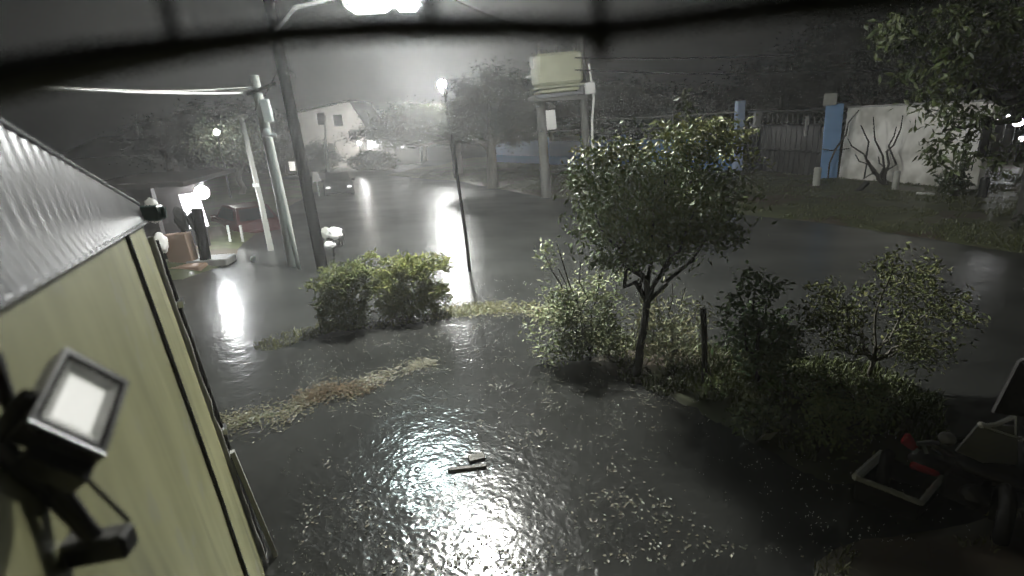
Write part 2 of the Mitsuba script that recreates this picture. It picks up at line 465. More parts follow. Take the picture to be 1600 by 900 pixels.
part(fl, 'housing', trimesh.convex.convex_hull(np.array([fp(x, y, -.004) for x in (-1, 1) for y in (-1, 1)] + [fp(x, y, -.03) for x in (-1, 1) for y in (-1, 1)] + [fp(x * .5, y * .5, -.06) for x in (-1, 1) for y in (-1, 1)])), 'm_black')
part(fl, 'frame', ring(.86, .86, 1.0, 1.0, -.003, .016), 'm_black')


def rect(u, v, w):
    return [fp(-u, -v, w), fp(u, -v, w), fp(u, v, w), fp(-u, v, w)]


ri, ro = rect(.52, .56, .003), rect(.76, .78, .013)
rv = np.array(ri + ro)
rf = [[k, (k + 1) % 4, 4 + (k + 1) % 4, 4 + k] for k in range(4)]
part(fl, 'reflector', (rv, np.array(rf)), 'm_white_paint')
part(fl, 'mask', ring(.76, .78, .87, .87, .010, .013), 'm_black')
lp = rect(.52, .56, .004)
if np.cross(lp[1] - lp[0], lp[3] - lp[0]) @ nf < 0:
    lp = lp[::-1]
part(fl, 'lamp_panel', quadsheet(*lp, .003), 'm_white_plastic', label='pale glowing lamp panel', emitter=emit(.3, (1, 1, .93)))
part(fl, 'glass', quadsheet(fp(-.86, -.86, .0145), fp(-.86, .86, .0145), fp(.86, .86, .0145), fp(.86, -.86, .0145), .0012), 'm_flood_glass')
scene['m_flood_glass'] = {'type': 'thindielectric'}
part(fl, 'driver_box', trimesh.convex.convex_hull(np.array([fp(x, y, w_) for x in (-.5, 1.0) for y in (.98, 1.32) for w_ in (-.045, -.012)])), 'm_black')
for k_ in range(7):
    part(fl, 'cooling_fin', trimesh.convex.convex_hull(np.array([fp(x, y, w_) for x in (-.72 + k_ * .24, -.69 + k_ * .24) for y in (-.6, .6) for w_ in (-.066, -.03)])), 'm_black')
part(fl, 'bezel_edge', tube([fp(-1, 1.0, .015), fp(1, 1.0, .015)], .0035, 6), 'm_steel', 30)
for s in (-1, 1):
    part(fl, 'knob', tube([fp(s * 1.0, .25, -.012), fp(s * 1.12, .25, -.012)], .008, 10), 'm_black', 40)
# U bracket: two arms down to a foot on the wall arm
foot = np.array([-.77, .76, 2.335])
part(fl, 'bracket_arm', tube([fp(-1.1, .1, -.012), fp(-1.14, .9, -.05), foot + [-.06, .01, .1], foot + [.0, 0, 0]], [.012, .017, .018, .016], 8), 'm_black', 40)
part(fl, 'bracket_arm', tube([fp(1.08, .5, -.012), fp(1.1, 1.1, -.03), foot + [.05, .02, .02]], .004, 8), 'm_black', 40)
part(fl, 'mount', cat_(box(foot + [0.0, 0, -.015], [.11, .05, .05], rz=.2, bevel=.008), tube([foot + [.02, 0, -.02], foot + [-.1, .05, -.015], foot + [-.26, .02, -.02]], .016, 8)), 'm_black')
part(fl, 'cable', tube([[-.83, .74, 2.735], [-.822, .745, 2.70], [-.83, .755, 2.63], [-.815, .76, 2.55], [-.80, .76, 2.45], [-.775, .76, 2.36]], [.014, .017, .012, .012, .012, .012], 8), 'm_black_matt', 40)

# ------------------------------------------------------------------ bar of a guard just above the camera
br = thing('iron_guard', 'blurred dark iron guard bar with short uprights crossing close in front of the camera', 'guard rail')
def near(p):
    return (p[0] * .55, p[1] * .55, 3.0 + (p[2] - 3.0) * .55)


bp = [(-.72, .55, 3.035), (-.494, .55, 3.072), (-.396, .55, 3.085), (-.3, .55, 3.094), (-.205, .55, 3.101), (-.112, .55, 3.101), (.012, .55, 3.097), (.093, .55, 3.09), (.143, .55, 3.093), (.261, .55, 3.102), (.384, .55, 3.109), (.6, .55, 3.125)]
part(br, 'bar', tube([near(q) for q in bp], [.55 * q for q in [.024, .021, .017, .013, .0105, .0105, .0105, .011, .0105, .012, .014, .016]], 10), 'm_guard', 50)
part(br, 'clamp', cat_(blob(near([.098, .548, 3.085]), [.0066, .006, .01], 2, .25, 3, 1), box(near([.1, .548, 3.07]), [.006, .006, .008], bevel=.002)), 'm_guard', 50)
for x0, w in ((-.315, .006), (-.065, .0055), (.098, .0065)):
    part(br, 'upright', tube([near((x0, .55, 3.1)), near((x0 - .006, .55, 3.3))], w * .55, 8), 'm_guard', 50)

# ------------------------------------------------------------------ poles and lamps of the street
pk = thing('utility_pole', 'tall black tarred utility pole leaning left beside the white bag bin', 'utility pole')
part(pk, 'shaft', tube([(-4.52, 12.0, -.4), (-4.66, 12.02, 3.3), (-4.78, 12.0, 6.2), (-4.95, 12.0, 12.6)], [.135, .12, .105, .085], 12), 'm_tarred', True)
part(pk, 'sign_plate', box([-4.80, 11.87, 2.49], [.13, .012, .2]), 'm_white_paint', label='small white plate on the black pole')
part(pk, 'hook', tube([(-4.6, 11.88, 4.42), (-4.5, 11.88, 4.47), (-4.42, 11.88, 4.40), (-4.4, 11.88, 4.32)], .016, 8), 'm_wire', 40)

sl = thing('street_lamp', 'bright white street lamp on an arm at the top edge above the road', 'street lamp')
part(sl, 'arm', tube([(-4.76, 11.9, 5.2), (-4.1, 11.6, 5.6), (-3.0, 11.55, 5.75), (-1.7, 11.6, 5.72)], .045, 8), 'm_lamp_body', 40)
part(sl, 'head', cat_(box([-2.3, 11.6, 5.6], [1.62, .5, .13], ry=-.02, bevel=.04)), 'm_lamp_body')
for cx_, wd in ((-2.62, .78), (-1.86, .42)):
    part(sl, 'lamp_panel', trimesh.convex.convex_hull(np.vstack([box([cx_, 11.6, 5.53], [wd, .44, .02]).vertices, box([cx_, 11.6, 5.46], [wd * .75, .3, .02]).vertices])), 'm_white_plastic', emitter=emit(L_STREET, (.8, 1, .98), 2))

ol = thing('overhead_lamp', 'powerful lamp on a long arm just above the view, mirrored in the nearest water', 'street lamp')
part(ol, 'arm', tube([(-4.82, 11.95, 6.6), (-3.9, 11.4, 7.0), (-2.4, 10.6, 7.05), (-1.1, 10.0, 6.72)], .045, 8), 'm_lamp_body', 40)
part(ol, 'head', box([-1.05, 9.95, 6.62], [.95, .5, .12], rz=-.4, bevel=.04), 'm_lamp_body')
_b = trimesh.creation.icosphere(subdivisions=3)
_b.vertices = np.array(_b.vertices) * np.array([.42, .21, .17])
_b.apply_transform(trimesh.transformations.rotation_matrix(-.4, [0, 0, 1]))
_b.apply_translation([-1.05, 9.95, 6.55])
part(ol, 'lamp_bowl', _b, 'm_white_plastic', True, emitter=emit(L_OVERHEAD, (1, 1, .93), 10))

pc = thing('utility_pole', 'pale grey concrete pole with white boxes, second pole left of the road', 'utility pole')
part(pc, 'shaft', tube([(-5.5, 12.7, -.4), (-5.53, 12.7, 1.3), (-5.66, 12.7, 4.5)], [.15, .135, .1], 12), 'm_concrete', 40)
part(pc, 'meter_box', box([-5.42, 12.5, 3.72], [.19, .12, .5], ry=-.07, bevel=.015), 'm_white_plastic')
part(pc, 'insulator', cat_(tube([(-5.62, 12.5, 3.2), (-5.3, 12.5, 3.18)], .04, 8), blob([-5.5, 12.48, 3.25], [.09, .07, .1], 2, .2, 2, 4)), 'm_white_plastic', 40)
part(pc, 'cross_arm', box([-5.5, 12.6, 4.2], [.7, .06, .07], rz=.15, ry=-.3), 'm_tarred')
part(pc, 'guy_stay', tube([(-5.4, 12.5, 1.1), (-5.27, 12.35, .35), (-5.22, 12.3, -.1)], .05, 8), 'm_concrete', 40)
pt = thing('utility_pole', 'slim grey pole left of the pale concrete pole', 'utility pole')
part(pt, 'shaft', tube([(-7.0, 14.8, -.4), (-7.04, 14.8, 1.4), (-7.14, 14.8, 3.7)], [.085, .075, .06], 10), 'm_concrete', 40)
part(pt, 'bracket', box([-7.05, 14.7, 1.9], [.16, .08, .1], bevel=.01), 'm_white_plastic')

sp = single('slim_post', tube([(-.93, 11.3, -.4), (-.97, 11.3, .8), (-1.05, 11.25, 2.0), (-1.1, 11.25, 3.0)], [.036, .034, .034, .028], 8), 'm_tarred',
            'slim dark post standing in the flood water across the bright reflection', 'post', smooth=40)

fp_ = thing('street_lamp', 'distant round white street lamp on a pole above the trees', 'street lamp')
part(fp_, 'pole', tube([(-3.55, 36.9, -.2), (-3.75, 37.3, 3.0), (-4.0, 37.8, 6.3)], [.13, .11, .08], 10), 'm_tarred', 40)
part(fp_, 'arm', tube([(-4.0, 37.8, 6.2), (-4.05, 38.3, 6.75), (-4.15, 39.6, 6.85)], .04, 8), 'm_tarred', 40)
part(fp_, 'refractor', trimesh.creation.icosphere(subdivisions=2, radius=.22).apply_translation([-4.36, 40.1, 6.2]), 'm_white_plastic', True, emitter=emit(380, (1, 1, .97), 3))
_lt = trimesh.transformations.translation_matrix([-4.36, 39.9, 6.5]) @ trimesh.transformations.rotation_matrix(math.radians(82), [1, 0, 0])
part(fp_, 'hood', trimesh.creation.cylinder(.36, .2, sections=24, transform=trimesh.transformations.translation_matrix([-4.36, 40.03, 6.52]) @ trimesh.transformations.rotation_matrix(math.radians(82), [1, 0, 0])), 'm_lamp_body', 40)
part(fp_, 'lamp', trimesh.creation.cylinder(.33, .06, sections=24, transform=_lt), 'm_white_plastic', emitter=emit(L_FAR, (1, 1, .97), 6))

pf = thing('utility_pole', 'far thin pole with a small white sign in front of the pale house', 'utility pole')
part(pf, 'shaft', tube([(-14.9, 44, -.2), (-14.85, 44.1, 2.5), (-14.5, 44.2, 5.0)], [.12, .1, .08], 8), 'm_concrete', 40)
part(pf, 'sign', box([-14.3, 43.9, 2.45], [.5, .04, .65]), 'm_white_paint')

# ------------------------------------------------------------------ overhead cables
CB = 'overhead cables'


def cable(a, b, r, m, label, sag=.3):
    single('overhead_cable', tube(curve(a, b, sag), r, 6), m, label, 'cable', smooth=50)


cable((-5.95, 12.6, 4.13), (-7.9, 7.0, 4.02), .03, 'm_cable_pale', 'brightly lit cable left of the concrete pole, lowest of three strands', .06)
cable((-5.7, 12.6, 4.2), (-7.9, 7.0, 4.07), .012, 'm_concrete', 'brightly lit cable left of the concrete pole, middle of three strands', .1)
cable((-5.6, 12.6, 4.26), (-7.9, 7.0, 4.12), .010, 'm_concrete', 'brightly lit cable left of the concrete pole, topmost of three strands', .16)
cable((3.0, 22.6, 6.9), (22, 14, 7.4), .035, 'm_wire_black', 'black cable from the transformer to the upper right, topmost', .5)
cable((3.0, 22.6, 5.75), (25, 17, 5.6), .03, 'm_wire_black', 'black cable from the transformer to the right, middle one', .5)
cable((3.0, 22.6, 5.3), (25, 17, 4.9), .026, 'm_wire_black', 'black cable from the transformer to the right, lowest one', .6)
cable((-4.75, 12, 4.6), (-7.1, 14.8, 3.6), .014, 'm_wire_black', 'thin black cable between the black pole and the slim grey pole', .12)
cable((-4.86, 12, 8.6), (2.2, 23.2, 6.9), .02, 'm_wire_black', 'black cable from the tall black pole to the transformer poles', .8)

# ------------------------------------------------------------------ transformer on two poles
tf = thing('transformer', 'pale beige box transformer mounted high between two grey poles', 'transformer')
tx, ty = 2.36, 23.7
bx = box([tx, ty, 5.45], [2.0, 1.2, 1.25], rz=.22, ry=-.06, bevel=.12)
part(tf, 'tank', bx, 'm_transformer', 30)
part(tf, 'rim', cat_(box([tx, ty - .02, 4.75], [2.06, 1.26, .07], rz=.22, ry=-.06), box([tx, ty, 4.6], [1.7, 1.0, .12], rz=.22, ry=-.06, bevel=.03)), 'm_transformer')
part(tf, 'base', box([tx, ty, 4.42], [2.05, 1.1, .14], rz=.22, ry=-.06, bevel=.02), 'm_lamp_body')
for k in (-.75, 0, .75):
    part(tf, 'bushing', tube([(tx + k, ty - .2 + k * .2, 6.05), (tx + k, ty - .2 + k * .2, 6.42)], [.09, .05], 10), 'm_concrete_dark', 40)
part(tf, 'platform_beam', box([tx, ty - .35, 4.28], [2.6, .14, .16], rz=.12), 'm_concrete_dark')
part(tf, 'platform_beam', box([tx, ty + .4, 4.28], [2.6, .14, .16], rz=.12), 'm_concrete_dark')
part(tf, 'pole', tube([(1.83, 24.1, -.2), (1.74, 24.1, 2), (1.66, 24.1, 4.3)], [.24, .22, .2], 12), 'm_concrete_dark', 40)
part(tf, 'pole', tube([(3.78, 23.9, -.2), (3.6, 23.9, 3), (3.42, 23.9, 6.9)], [.19, .17, .14], 12), 'm_concrete_dark', 40)
part(tf, 'fuse_box', box([3.75, 23.4, 4.62], [.42, .3, .46], ry=-.05, bevel=.03), 'm_white_plastic', label='white box on the right pole')
part(tf, 'down_cable', tube([(3.72, 23.5, 5.6), (3.82, 23.42, 4.9), (3.92, 23.4, 4.2), (3.84, 23.4, 3.3), (3.85, 23.4, 2.2), (3.9, 23.4, .1)], .05, 8), 'm_white_plastic', 40)
part(tf, 'notice_plate', box([2.08, 23.72, 3.42], [.42, .03, .82], ry=-.07), 'm_white_paint', label='white plate on the left pole')
part(tf, 'arrester', cat_(tube([(1.26, 23.3, 5.95), (1.3, 23.3, 5.5)], [.06, .09], 8)), 'm_white_plastic', 40)
part(tf, 'arrester', cat_(tube([(1.02, 23.3, 5.17), (1.24, 23.3, 5.19)], .06, 8)), 'm_white_plastic', 40)
for z, x in ((4.0, 1.5), (2.95, 1.62)):
    part(tf, 'bolt', tube([(x - .06, 23.75, z), (x + .08, 23.75, z + .01)], .035, 6), 'm_wire', 40)

# ------------------------------------------------------------------ left bank: kiosk, lamp, red car, bags
kk = thing('kiosk', 'small kiosk with dark flat roof and brightly lit doorway beyond the yellow house corner', 'kiosk')
part(kk, 'roof', cat_(quadsheet([-10.6, 12.7, 2.22], [-7.95, 12.9, 2.2], [-8.2, 16.0, 2.34], [-10.9, 16.0, 2.34], .12)), 'm_roof')
part(kk, 'back_wall', box([-10.0, 15.2, 1.05], [2.0, .15, 2.1]), 'm_roof')
part(kk, 'side_wall', box([-9.25, 13.3, 1.05], [.5, .15, 2.1]), 'm_roof')
part(kk, 'counter', box([-8.52, 13.1, .42], [.62, .3, .98], ry=-.06, bevel=.02), 'm_brick', label='orange-brown lower wall under the lit doorway')
part(kk, 'lit_panel', box([-8.2, 13.5, 1.42], [.5, .05, .9], ry=-.1), 'm_white_plastic', emitter=emit(1.5))
part(kk, 'step', box([-7.9, 13.3, .1], [1.0, .7, .2], rz=.1, bevel=.03), 'm_concrete_dark')
part(kk, 'step', box([-8.3, 12.7, .05], [1.0, .5, .2], rz=.1, bevel=.03), 'm_brick')
part(kk, 'post', tube([(-7.95, 13.1, -.1), (-7.88, 13.1, 1.5)], .13, 10), 'm_tarred', 40)
for c, r_, sd, lab in (([-8.42, 13.25, 1.25], [.17, .12, .3], 5, 'tall dark sack standing on the kiosk counter before the bright doorway'), ([-8.12, 13.22, 1.18], [.12, .1, .2], 6, 'small dark sack right of the tall sack on the kiosk counter')):
    single('sack', blob(c, r_, 3, .45, 2.6, sd), 'm_rubber', lab, 'sack', smooth=True)
gl = thing('globe_lamp', 'glowing white globe lamp under the kiosk roof edge', 'lamp')
part(gl, 'globe', trimesh.creation.icosphere(subdivisions=3, radius=.19).apply_translation([-8.53, 14.6, 1.78]), 'm_white_plastic', True, emitter=emit(L_GLOBE, (.97, 1, 1.03), 3))
part(gl, 'holder', tube([(-8.53, 14.6, 1.96), (-8.53, 14.7, 2.1)], .05, 8), 'm_lamp_body', 40)
for i, (c, s, lab) in enumerate((([-8.75, 12.75, 1.55], [.2, .14, .3], 'grey wrapped bundle hanging left of the lit doorway'), ([-8.72, 12.7, .75], [.17, .13, .25], 'white bag beside the orange kiosk counter'))):
    single('bag', blob(c, s, 3, .25, 2.5, i), 'm_white_plastic' if i else 'm_concrete', lab, 'bag', smooth=True)


def car(name, label, pos, rz, paint, lights, emission):
    k = thing(name, label, 'car')
    M = trimesh.transformations.translation_matrix(pos) @ trimesh.transformations.rotation_matrix(rz, [0, 0, 1])
    L, Wd = 3.9, 1.62

    def loft(sec, w):
        pts = [(x, s * w(z) / 2, z) for x, z in sec for s in (-1, 1)]
        return pts
    low = [(-1.95, .35), (-1.98, .62), (-1.85, .86), (1.15, .88), (1.85, .72), (1.95, .5), (1.9, .3), (-1.9, .25)]
    bd = trimesh.convex.convex_hull(np.array([(x, s * (Wd / 2 - (.1 if abs(x) > 1.8 else 0)), z) for x, z in low for s in (-1, 1)] + [(x * .9, s * Wd * .515, .6) for x in (-1.7, 1.7) for s in (-1, 1)]))
    cab = trimesh.convex.convex_hull(np.array([(-1.8, s * .7, .86) for s in (-1, 1)] + [(1.0, s * .72, .87) for s in (-1, 1)] + [(-1.35, s * .56, 1.36) for s in (-1, 1)] + [(.25, s * .57, 1.38) for s in (-1, 1)] + [(-.5, s * .57, 1.42) for s in (-1, 1)]))
    P = []
    for nm, m, mt in (('body', bd, paint), ('cabin', cab, paint)):
        P.append((nm, m, mt, 25, None))
    P.append(('windscreen', quadsheet((.93, -.6, .92), (.93, .6, .92), (.31, .5, 1.345), (.31, -.5, 1.345), -.02), 'm_glass_dark', False, None))
    P.append(('rear_window', quadsheet((-1.77, .58, .94), (-1.77, -.58, .94), (-1.41, -.48, 1.3), (-1.41, .48, 1.3), -.02), 'm_glass_dark', False, None))
    for s in (-1, 1):
        P.append(('side_window', quadsheet((-1.4, s * .708, .94), (.55, s * .722, .94), (.15, s * .6, 1.33), (-1.15, s * .59, 1.31), -.015 * -s), 'm_glass_dark', False, None))
        for x in (-1.2, 1.25):
            P.append(('wheel', trimesh.creation.cylinder(.29, .2, sections=24, transform=trimesh.transformations.translation_matrix([x, s * .73, .28]) @ trimesh.transformations.rotation_matrix(math.pi / 2, [1, 0, 0])), 'm_rubber', 40, None))
        P.append(('headlight', box([1.86, s * .58, .66], [.12, .26, .13], bevel=.03), 'm_white_plastic', False, emit(emission) if lights else None))
        P.append(('mirror', box([.62, s * .86, .96], [.12, .2, .12], bevel=.03), paint, False, None))
        P.append(('tail_light', box([-1.93, s * .62, .68], [.08, .2, .16], bevel=.02), 'm_red', False, None))
    P.append(('bumper', box([1.96, 0, .42], [.12, 1.5, .14], bevel=.04), 'm_black', False, None))
    for nm, m, mt, sm, em in P:
        m = m.copy()
        m.apply_transform(M)
        part(k, nm, m, mt, sm, **({'emitter': em} if em else {}))
    return k


rc = car('red_car', 'small dark red car half sunk in water left of the poles', [-10.1, 19.6, -.5], 2.3, 'm_red', False, 0)
car('dark_car', 'far dark car with headlights facing the camera on the flooded road', [-10.1, 31.3, -.2], -1.25, 'm_dark_car', True, .5)
for i, x in enumerate((-8.55, -8.1)):
    single('white_stake', tube([(x - .25, 16.0 - i * .1, .1), (x - .24, 16.0 - i * .1, .62)], .04, 8), 'm_concrete', ('left' if i == 0 else 'right') + ' of the two short white stakes by the red car', 'stake', smooth=40)
single('white_sign', cat_(quadsheet((-10.95, 29.5, .8), (-10.45, 29.5, .85), (-10.6, 29.5, 1.35), (-10.85, 29.5, 1.35), .05), tube([(-10.7, 29.55, -.2), (-10.7, 29.55, 1.1)], .03, 6)), 'm_white_paint',
       'small white plate on a stake just left of the far dark car', 'sign')

bb = thing('refuse_basket', 'wire refuse basket on a post by the black pole', 'basket')
part(bb, 'stand', tube([(-4.78, 13.6, -.3), (-4.76, 13.6, .3)], .03, 8), 'm_black', 40)
bas = [tube([(-4.98 + .4 * math.cos(t) * 0 + x, 13.6 + y, .28), (-4.98 + x * 1.2 + .0, 13.6 + y * 1.3, .55)], .012, 5) for t, x, y in [(0, .0, -.16), (0, .14, -.18), (0, .28, -.18), (0, .42, -.16), (0, .0, .16), (0, .42, .16)]]
part(bb, 'basket', cat_(box([-4.77, 13.6, .28], [.5, .36, .02]), *bas, box([-4.75, 13.41, .52], [.56, .02, .02])), 'm_black')
for i, (c, s, mt, lab) in enumerate((([-4.62, 13.45, .66], [.2, .15, .17], 'm_white_plastic', 'round bright white bag on the refuse basket'), ([-4.86, 13.5, .64], [.14, .12, .17], 'm_concrete', 'grey bag left of the bright white bag'),
                                     ([-4.78, 13.4, .36], [.15, .12, .1], 'm_white_plastic', 'small white bag hanging lowest at the refuse basket'))):
    single('rubbish_bag', blob(c, s, 3, .3, 2.2, 20 + i), mt, lab, 'bag', smooth=True)
single('floating_bottle', tube([(-6.9, 13.4, .03), (-6.82, 13.34, .11), (-6.76, 13.3, .17)], [.05, .06, .03], 8), 'm_white_plastic', 'small white bottle standing in water right of the kiosk', 'bottle', smooth=40)

# ------------------------------------------------------------------ far houses
fh = thing('pale_house', 'pale two storey house with sloping roof far down the street', 'house')


def wq(a, b, z0, z1, th=.3):
    return quadsheet((a[0], a[1], z0), (b[0], b[1], z0), (b[0], b[1], z1), (a[0], a[1], z1), th)


pr = trimesh.Trimesh([(-23.6, 60, 0), (-14.2, 61, 0), (-14.2, 61, 1.6), (-16.9, 60.6, 7.0), (-23.6, 60, 5.9)], [[0, 1, 2], [0, 2, 3], [0, 3, 4]], process=False)
v = np.vstack([pr.vertices, pr.vertices + [.8, 6, 0]])
part(fh, 'wall', trimesh.convex.convex_hull(v), 'm_house_pale')
part(fh, 'roof', cat_(quadsheet((-23.9, 59.7, 6.05), (-16.8, 60.3, 7.15), (-16.0, 66.6, 7.15), (-23.1, 66, 6.05), .14), quadsheet((-16.9, 60.3, 7.16), (-13.9, 60.7, 1.5), (-13.1, 66.9, 1.5), (-16.1, 66.6, 7.16), .14)), 'm_roof')
for x, z, w, h in ((-18.5, 5.1, .95, 1.2), (-20.3, 5.35, .8, 1.3), (-17.1, 3.4, .9, 1.1)):
    wk = part(fh, 'window', box([x, 60.5 + (x + 18.5) * .1, z], [w, .12, h], rz=.1), 'm_glass_dark')
    used.setdefault(wk + '__sill', 0)
    part(wk, 'sill', box([x, 60.42 + (x + 18.5) * .1, z - h / 2 - .06], [w + .2, .2, .1], rz=.1), 'm_house_pale')
lh = thing('lit_house', 'low cream house with a row of glaring white windows right of the pale house', 'house')
part(lh, 'wall', cat_(quadsheet((-16.6, 59.0, 0), (-13.1, 58.6, 0), (-13.1, 58.6, 1.45), (-16.6, 59, 1.2), .3)), 'm_cream')
part(lh, 'upper_wall', box([-12.8, 60.5, 1.6], [6.2, .3, 3.2]), 'm_dim_wall')
part(lh, 'roof', quadsheet((-16.2, 58.2, 3.3), (-9.6, 58.2, 3.2), (-9.6, 62, 3.9), (-16.2, 62, 4.0), .16), 'm_roof')
for i in range(7):
    x = -15.3 + i * .62
    part(lh, 'window', box([x, 60.2, 2.35 + .12 * ((i * 7) % 3)], [.3 + .13 * ((i * 5) % 3), .1, 1.0 - .22 * ((i * 4) % 3)]), 'm_white_plastic', emitter=emit(1.6)) if i != 3 else None
pl_ = thing('porch_lamp', 'glaring white lamp on a short post beside the lit house', 'lamp')
part(pl_, 'globe', trimesh.creation.icosphere(subdivisions=2, radius=.2).apply_translation([-15.4, 56.5, 2.6]), 'm_white_plastic', True, emitter=emit(260, (1, .98, .92), 2))
part(pl_, 'post', tube([(-15.4, 56.5, 0), (-15.4, 56.5, 2.42)], .05, 8), 'm_black', 40)
lh2 = thing('dim_house', 'dim grey house beside the dark trees above the metal cladding', 'house')
part(lh2, 'wall', box([-30, 42, 1.3], [5.5, 5, 2.6], rz=.2), 'm_dim_wall')
part(lh2, 'roof', trimesh.convex.convex_hull(np.array([(-33.5, 39, 2.6), (-26.6, 39.5, 2.6), (-33.5, 45, 2.6), (-26.6, 45, 2.6), (-31.5, 42, 4.1), (-28.6, 42, 4.1)])), 'm_roof')

# ------------------------------------------------------------------ right side: blue wall, gate, pillars, white wall
bwall = thing('blue_wall', 'long low light blue wall behind the small tree', 'wall')
A_, B_, C_, D_ = (-1.5, 51.2), (3.4, 43.0), (8.2, 37.0), (13.0, 30.2)
for a_, b_, z in ((A_, B_, 2.2), (B_, C_, 2.1), (C_, D_, 2.05)):
    part(bwall, 'panel', quadsheet((*a_, -.1), (*b_, -.1), (*b_, z), (*a_, z), .2), 'm_pale_blue' if b_ != D_ else 'm_blue')
    aa, bb_ = np.array(a_), np.array(b_)
    nn = np.array([(bb_ - aa)[1], -(bb_ - aa)[0]]) / np.linalg.norm(bb_ - aa)
    nn = nn if nn[1] < 0 else -nn
    part(bwall, 'plinth', quadsheet((*(aa + nn * .04), -.1), (*(bb_ + nn * .04), -.1), (*(bb_ + nn * .04), .95), (*(aa + nn * .04), .95), .06), 'm_blue', label='darker blue lower band')
for x, y in (A_, B_, (5.8, 40), C_, (10.6, 33.6)):
    part(bwall, 'post', box([x, y - .25, 1.2], [.3, .3, 2.5]), 'm_blue')
fr = thing('wire_fence', 'thin pale rails on posts above the blue wall', 'fence')
for z in (2.75, 3.45):
    part(fr, 'rail', tube([(3.4, 43.1, z + .1), (8.2, 37.1, z + .05), (13.0, 30.3, z)], .035, 6), 'm_concrete', 40)
for x, y in (B_, (5.8, 40), C_, (10.6, 33.6)):
    part(fr, 'post', tube([(x, y + .1, 2.0), (x, y + .1, 3.55)], .04, 6), 'm_concrete', 40)

gp = single('gate_pillar', box([12.95, 29.4, 1.95], [.42, .42, 4.15], ry=-.03, bevel=.02), 'm_pale_blue', 'slim blue-grey pillar left of the dark gate', 'pillar')
gt = thing('gate', 'dark barred metal gate between the two blue pillars', 'gate')
ga, gb = np.array([13.3, 29.2]), np.array([14.55, 24.35])
part(gt, 'panel', quadsheet((*(ga + [.3, 0]), .05), (*(gb + [.3, 0]), .05), (*(gb + [.3, 0]), 2.6), (*(ga + [.3, 0]), 2.75), .05), 'm_black')
for k, z in enumerate((.2, 1.4, 2.62, 3.3)):
    part(gt, 'rail', tube([(*ga, z + .12), (*gb, z)], .045, 6), 'm_steel' if z > 3 else 'm_black', 30)
for t in np.linspace(.03, .97, 15):
    q = ga + (gb - ga) * t
    part(gt, 'bar', tube([(*q, .1), (*q, 2.9 + .35 * math.sin(t * math.pi))], .03, 6), 'm_black', 30)
part(gt, 'plate', box([*(ga + (gb - ga) * .15 - np.array([.05, .05])), 3.0], [.3, .3, .75]), 'm_grey_sheet')
part(gt, 'plate', box([*(ga + (gb - ga) * .82 - np.array([.05, .05])), 2.6], [.1, .1, .9]), 'm_grey_sheet')
bl_ = thing('blue_pillar', 'broad bright blue pillar at the left end of the white wall', 'pillar')
part(bl_, 'shaft', box([14.68, 23.75, 1.75], [.66, .55, 3.5], rz=-.5, ry=-.03, bevel=.02), 'm_blue')
part(bl_, 'cap', box([14.35, 23.7, 3.7], [.5, .45, .5], rz=-.5, bevel=.03), 'm_concrete')

ww = thing('white_wall', 'stained white wall on the right behind the hanging branches', 'wall')
wa, wb, wc = np.array([15.0, 23.4]), np.array([16.15, 18.0]), np.array([16.21, 17.72])
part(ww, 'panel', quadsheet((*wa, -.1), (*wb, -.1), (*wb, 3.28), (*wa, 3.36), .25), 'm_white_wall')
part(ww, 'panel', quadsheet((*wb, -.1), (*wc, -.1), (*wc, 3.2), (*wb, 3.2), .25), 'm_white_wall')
part(ww, 'coping', cat_(quadsheet((*(wa + [-.06, 0]), 3.37), (*(wb + [-.06, 0]), 3.29), (*(wb + [.3, 0]), 3.29), (*(wa + [.3, 0]), 3.37), .07), quadsheet((*(wb + [-.06, 0]), 3.22), (*(wc + [-.06, 0]), 3.22), (*(wc + [.3, 0]), 3.22), (*(wb + [.3, 0]), 3.22), .07)), 'm_grey_sheet')
mb = thing('meter_cabinet', 'pale square cabinet with a barred lower front on the white wall', 'cabinet')
part(mb, 'box', box([15.95, 17.95, 2.1], [.3, .95, 1.05], rz=.2, bevel=.02), 'm_white_paint')
part(mb, 'frame', cat_(box([15.9, 17.45, 2.1], [.36, .06, 1.3], rz=.2), box([15.88, 17.9, 2.68], [.36, 1.05, .06], rz=.2)), 'm_black')
for k in range(6):
    part(mb, 'bar', tube([(15.72 + .19 * .2 - k * .0, 17.55 + k * .16, 1.0), (15.72 + .19 * .2, 17.55 + k * .16, 1.55)], .018, 6), 'm_black', 30)

for (x, y, h, r, lab) in ((12.57, 21.0, .85, .14, 'short pale bollard in front of the blue pillar'), (14.1, 18.7, .8, .11, 'short grey bollard before the middle of the white wall'), (14.95, 16.1, .75, .12, 'short black bollard at the right end of the white wall')):
    single('bollard', tube([(x + .02, y, -.1), (x, y, .2 + h - .06), (x, y, .2 + h)], [r, r, r * .8], 10), 'm_black' if 'black' in lab else 'm_concrete', lab, 'bollard', smooth=40, group='short bollards along the right walls')
single('fallen_branch', tube([(12.7, 19.1, .15), (12.95, 18.9, .35), (13.15, 18.8, .65)], [.05, .09, .1], 8), 'm_black_matt', 'short thick black stump leaning on the grass before the white wall', 'stump', smooth=50)
for i, (x, y, lab) in enumerate(((14.05, 17.2, 'left of two bright white planks lying by the white wall'), (14.75, 16.95, 'right of two bright white planks lying by the white wall'))):
    single('plank', box([x, y, .36], [.52, .1, .07], rz=-.1, ry=.08), 'm_white_paint', lab, 'plank')

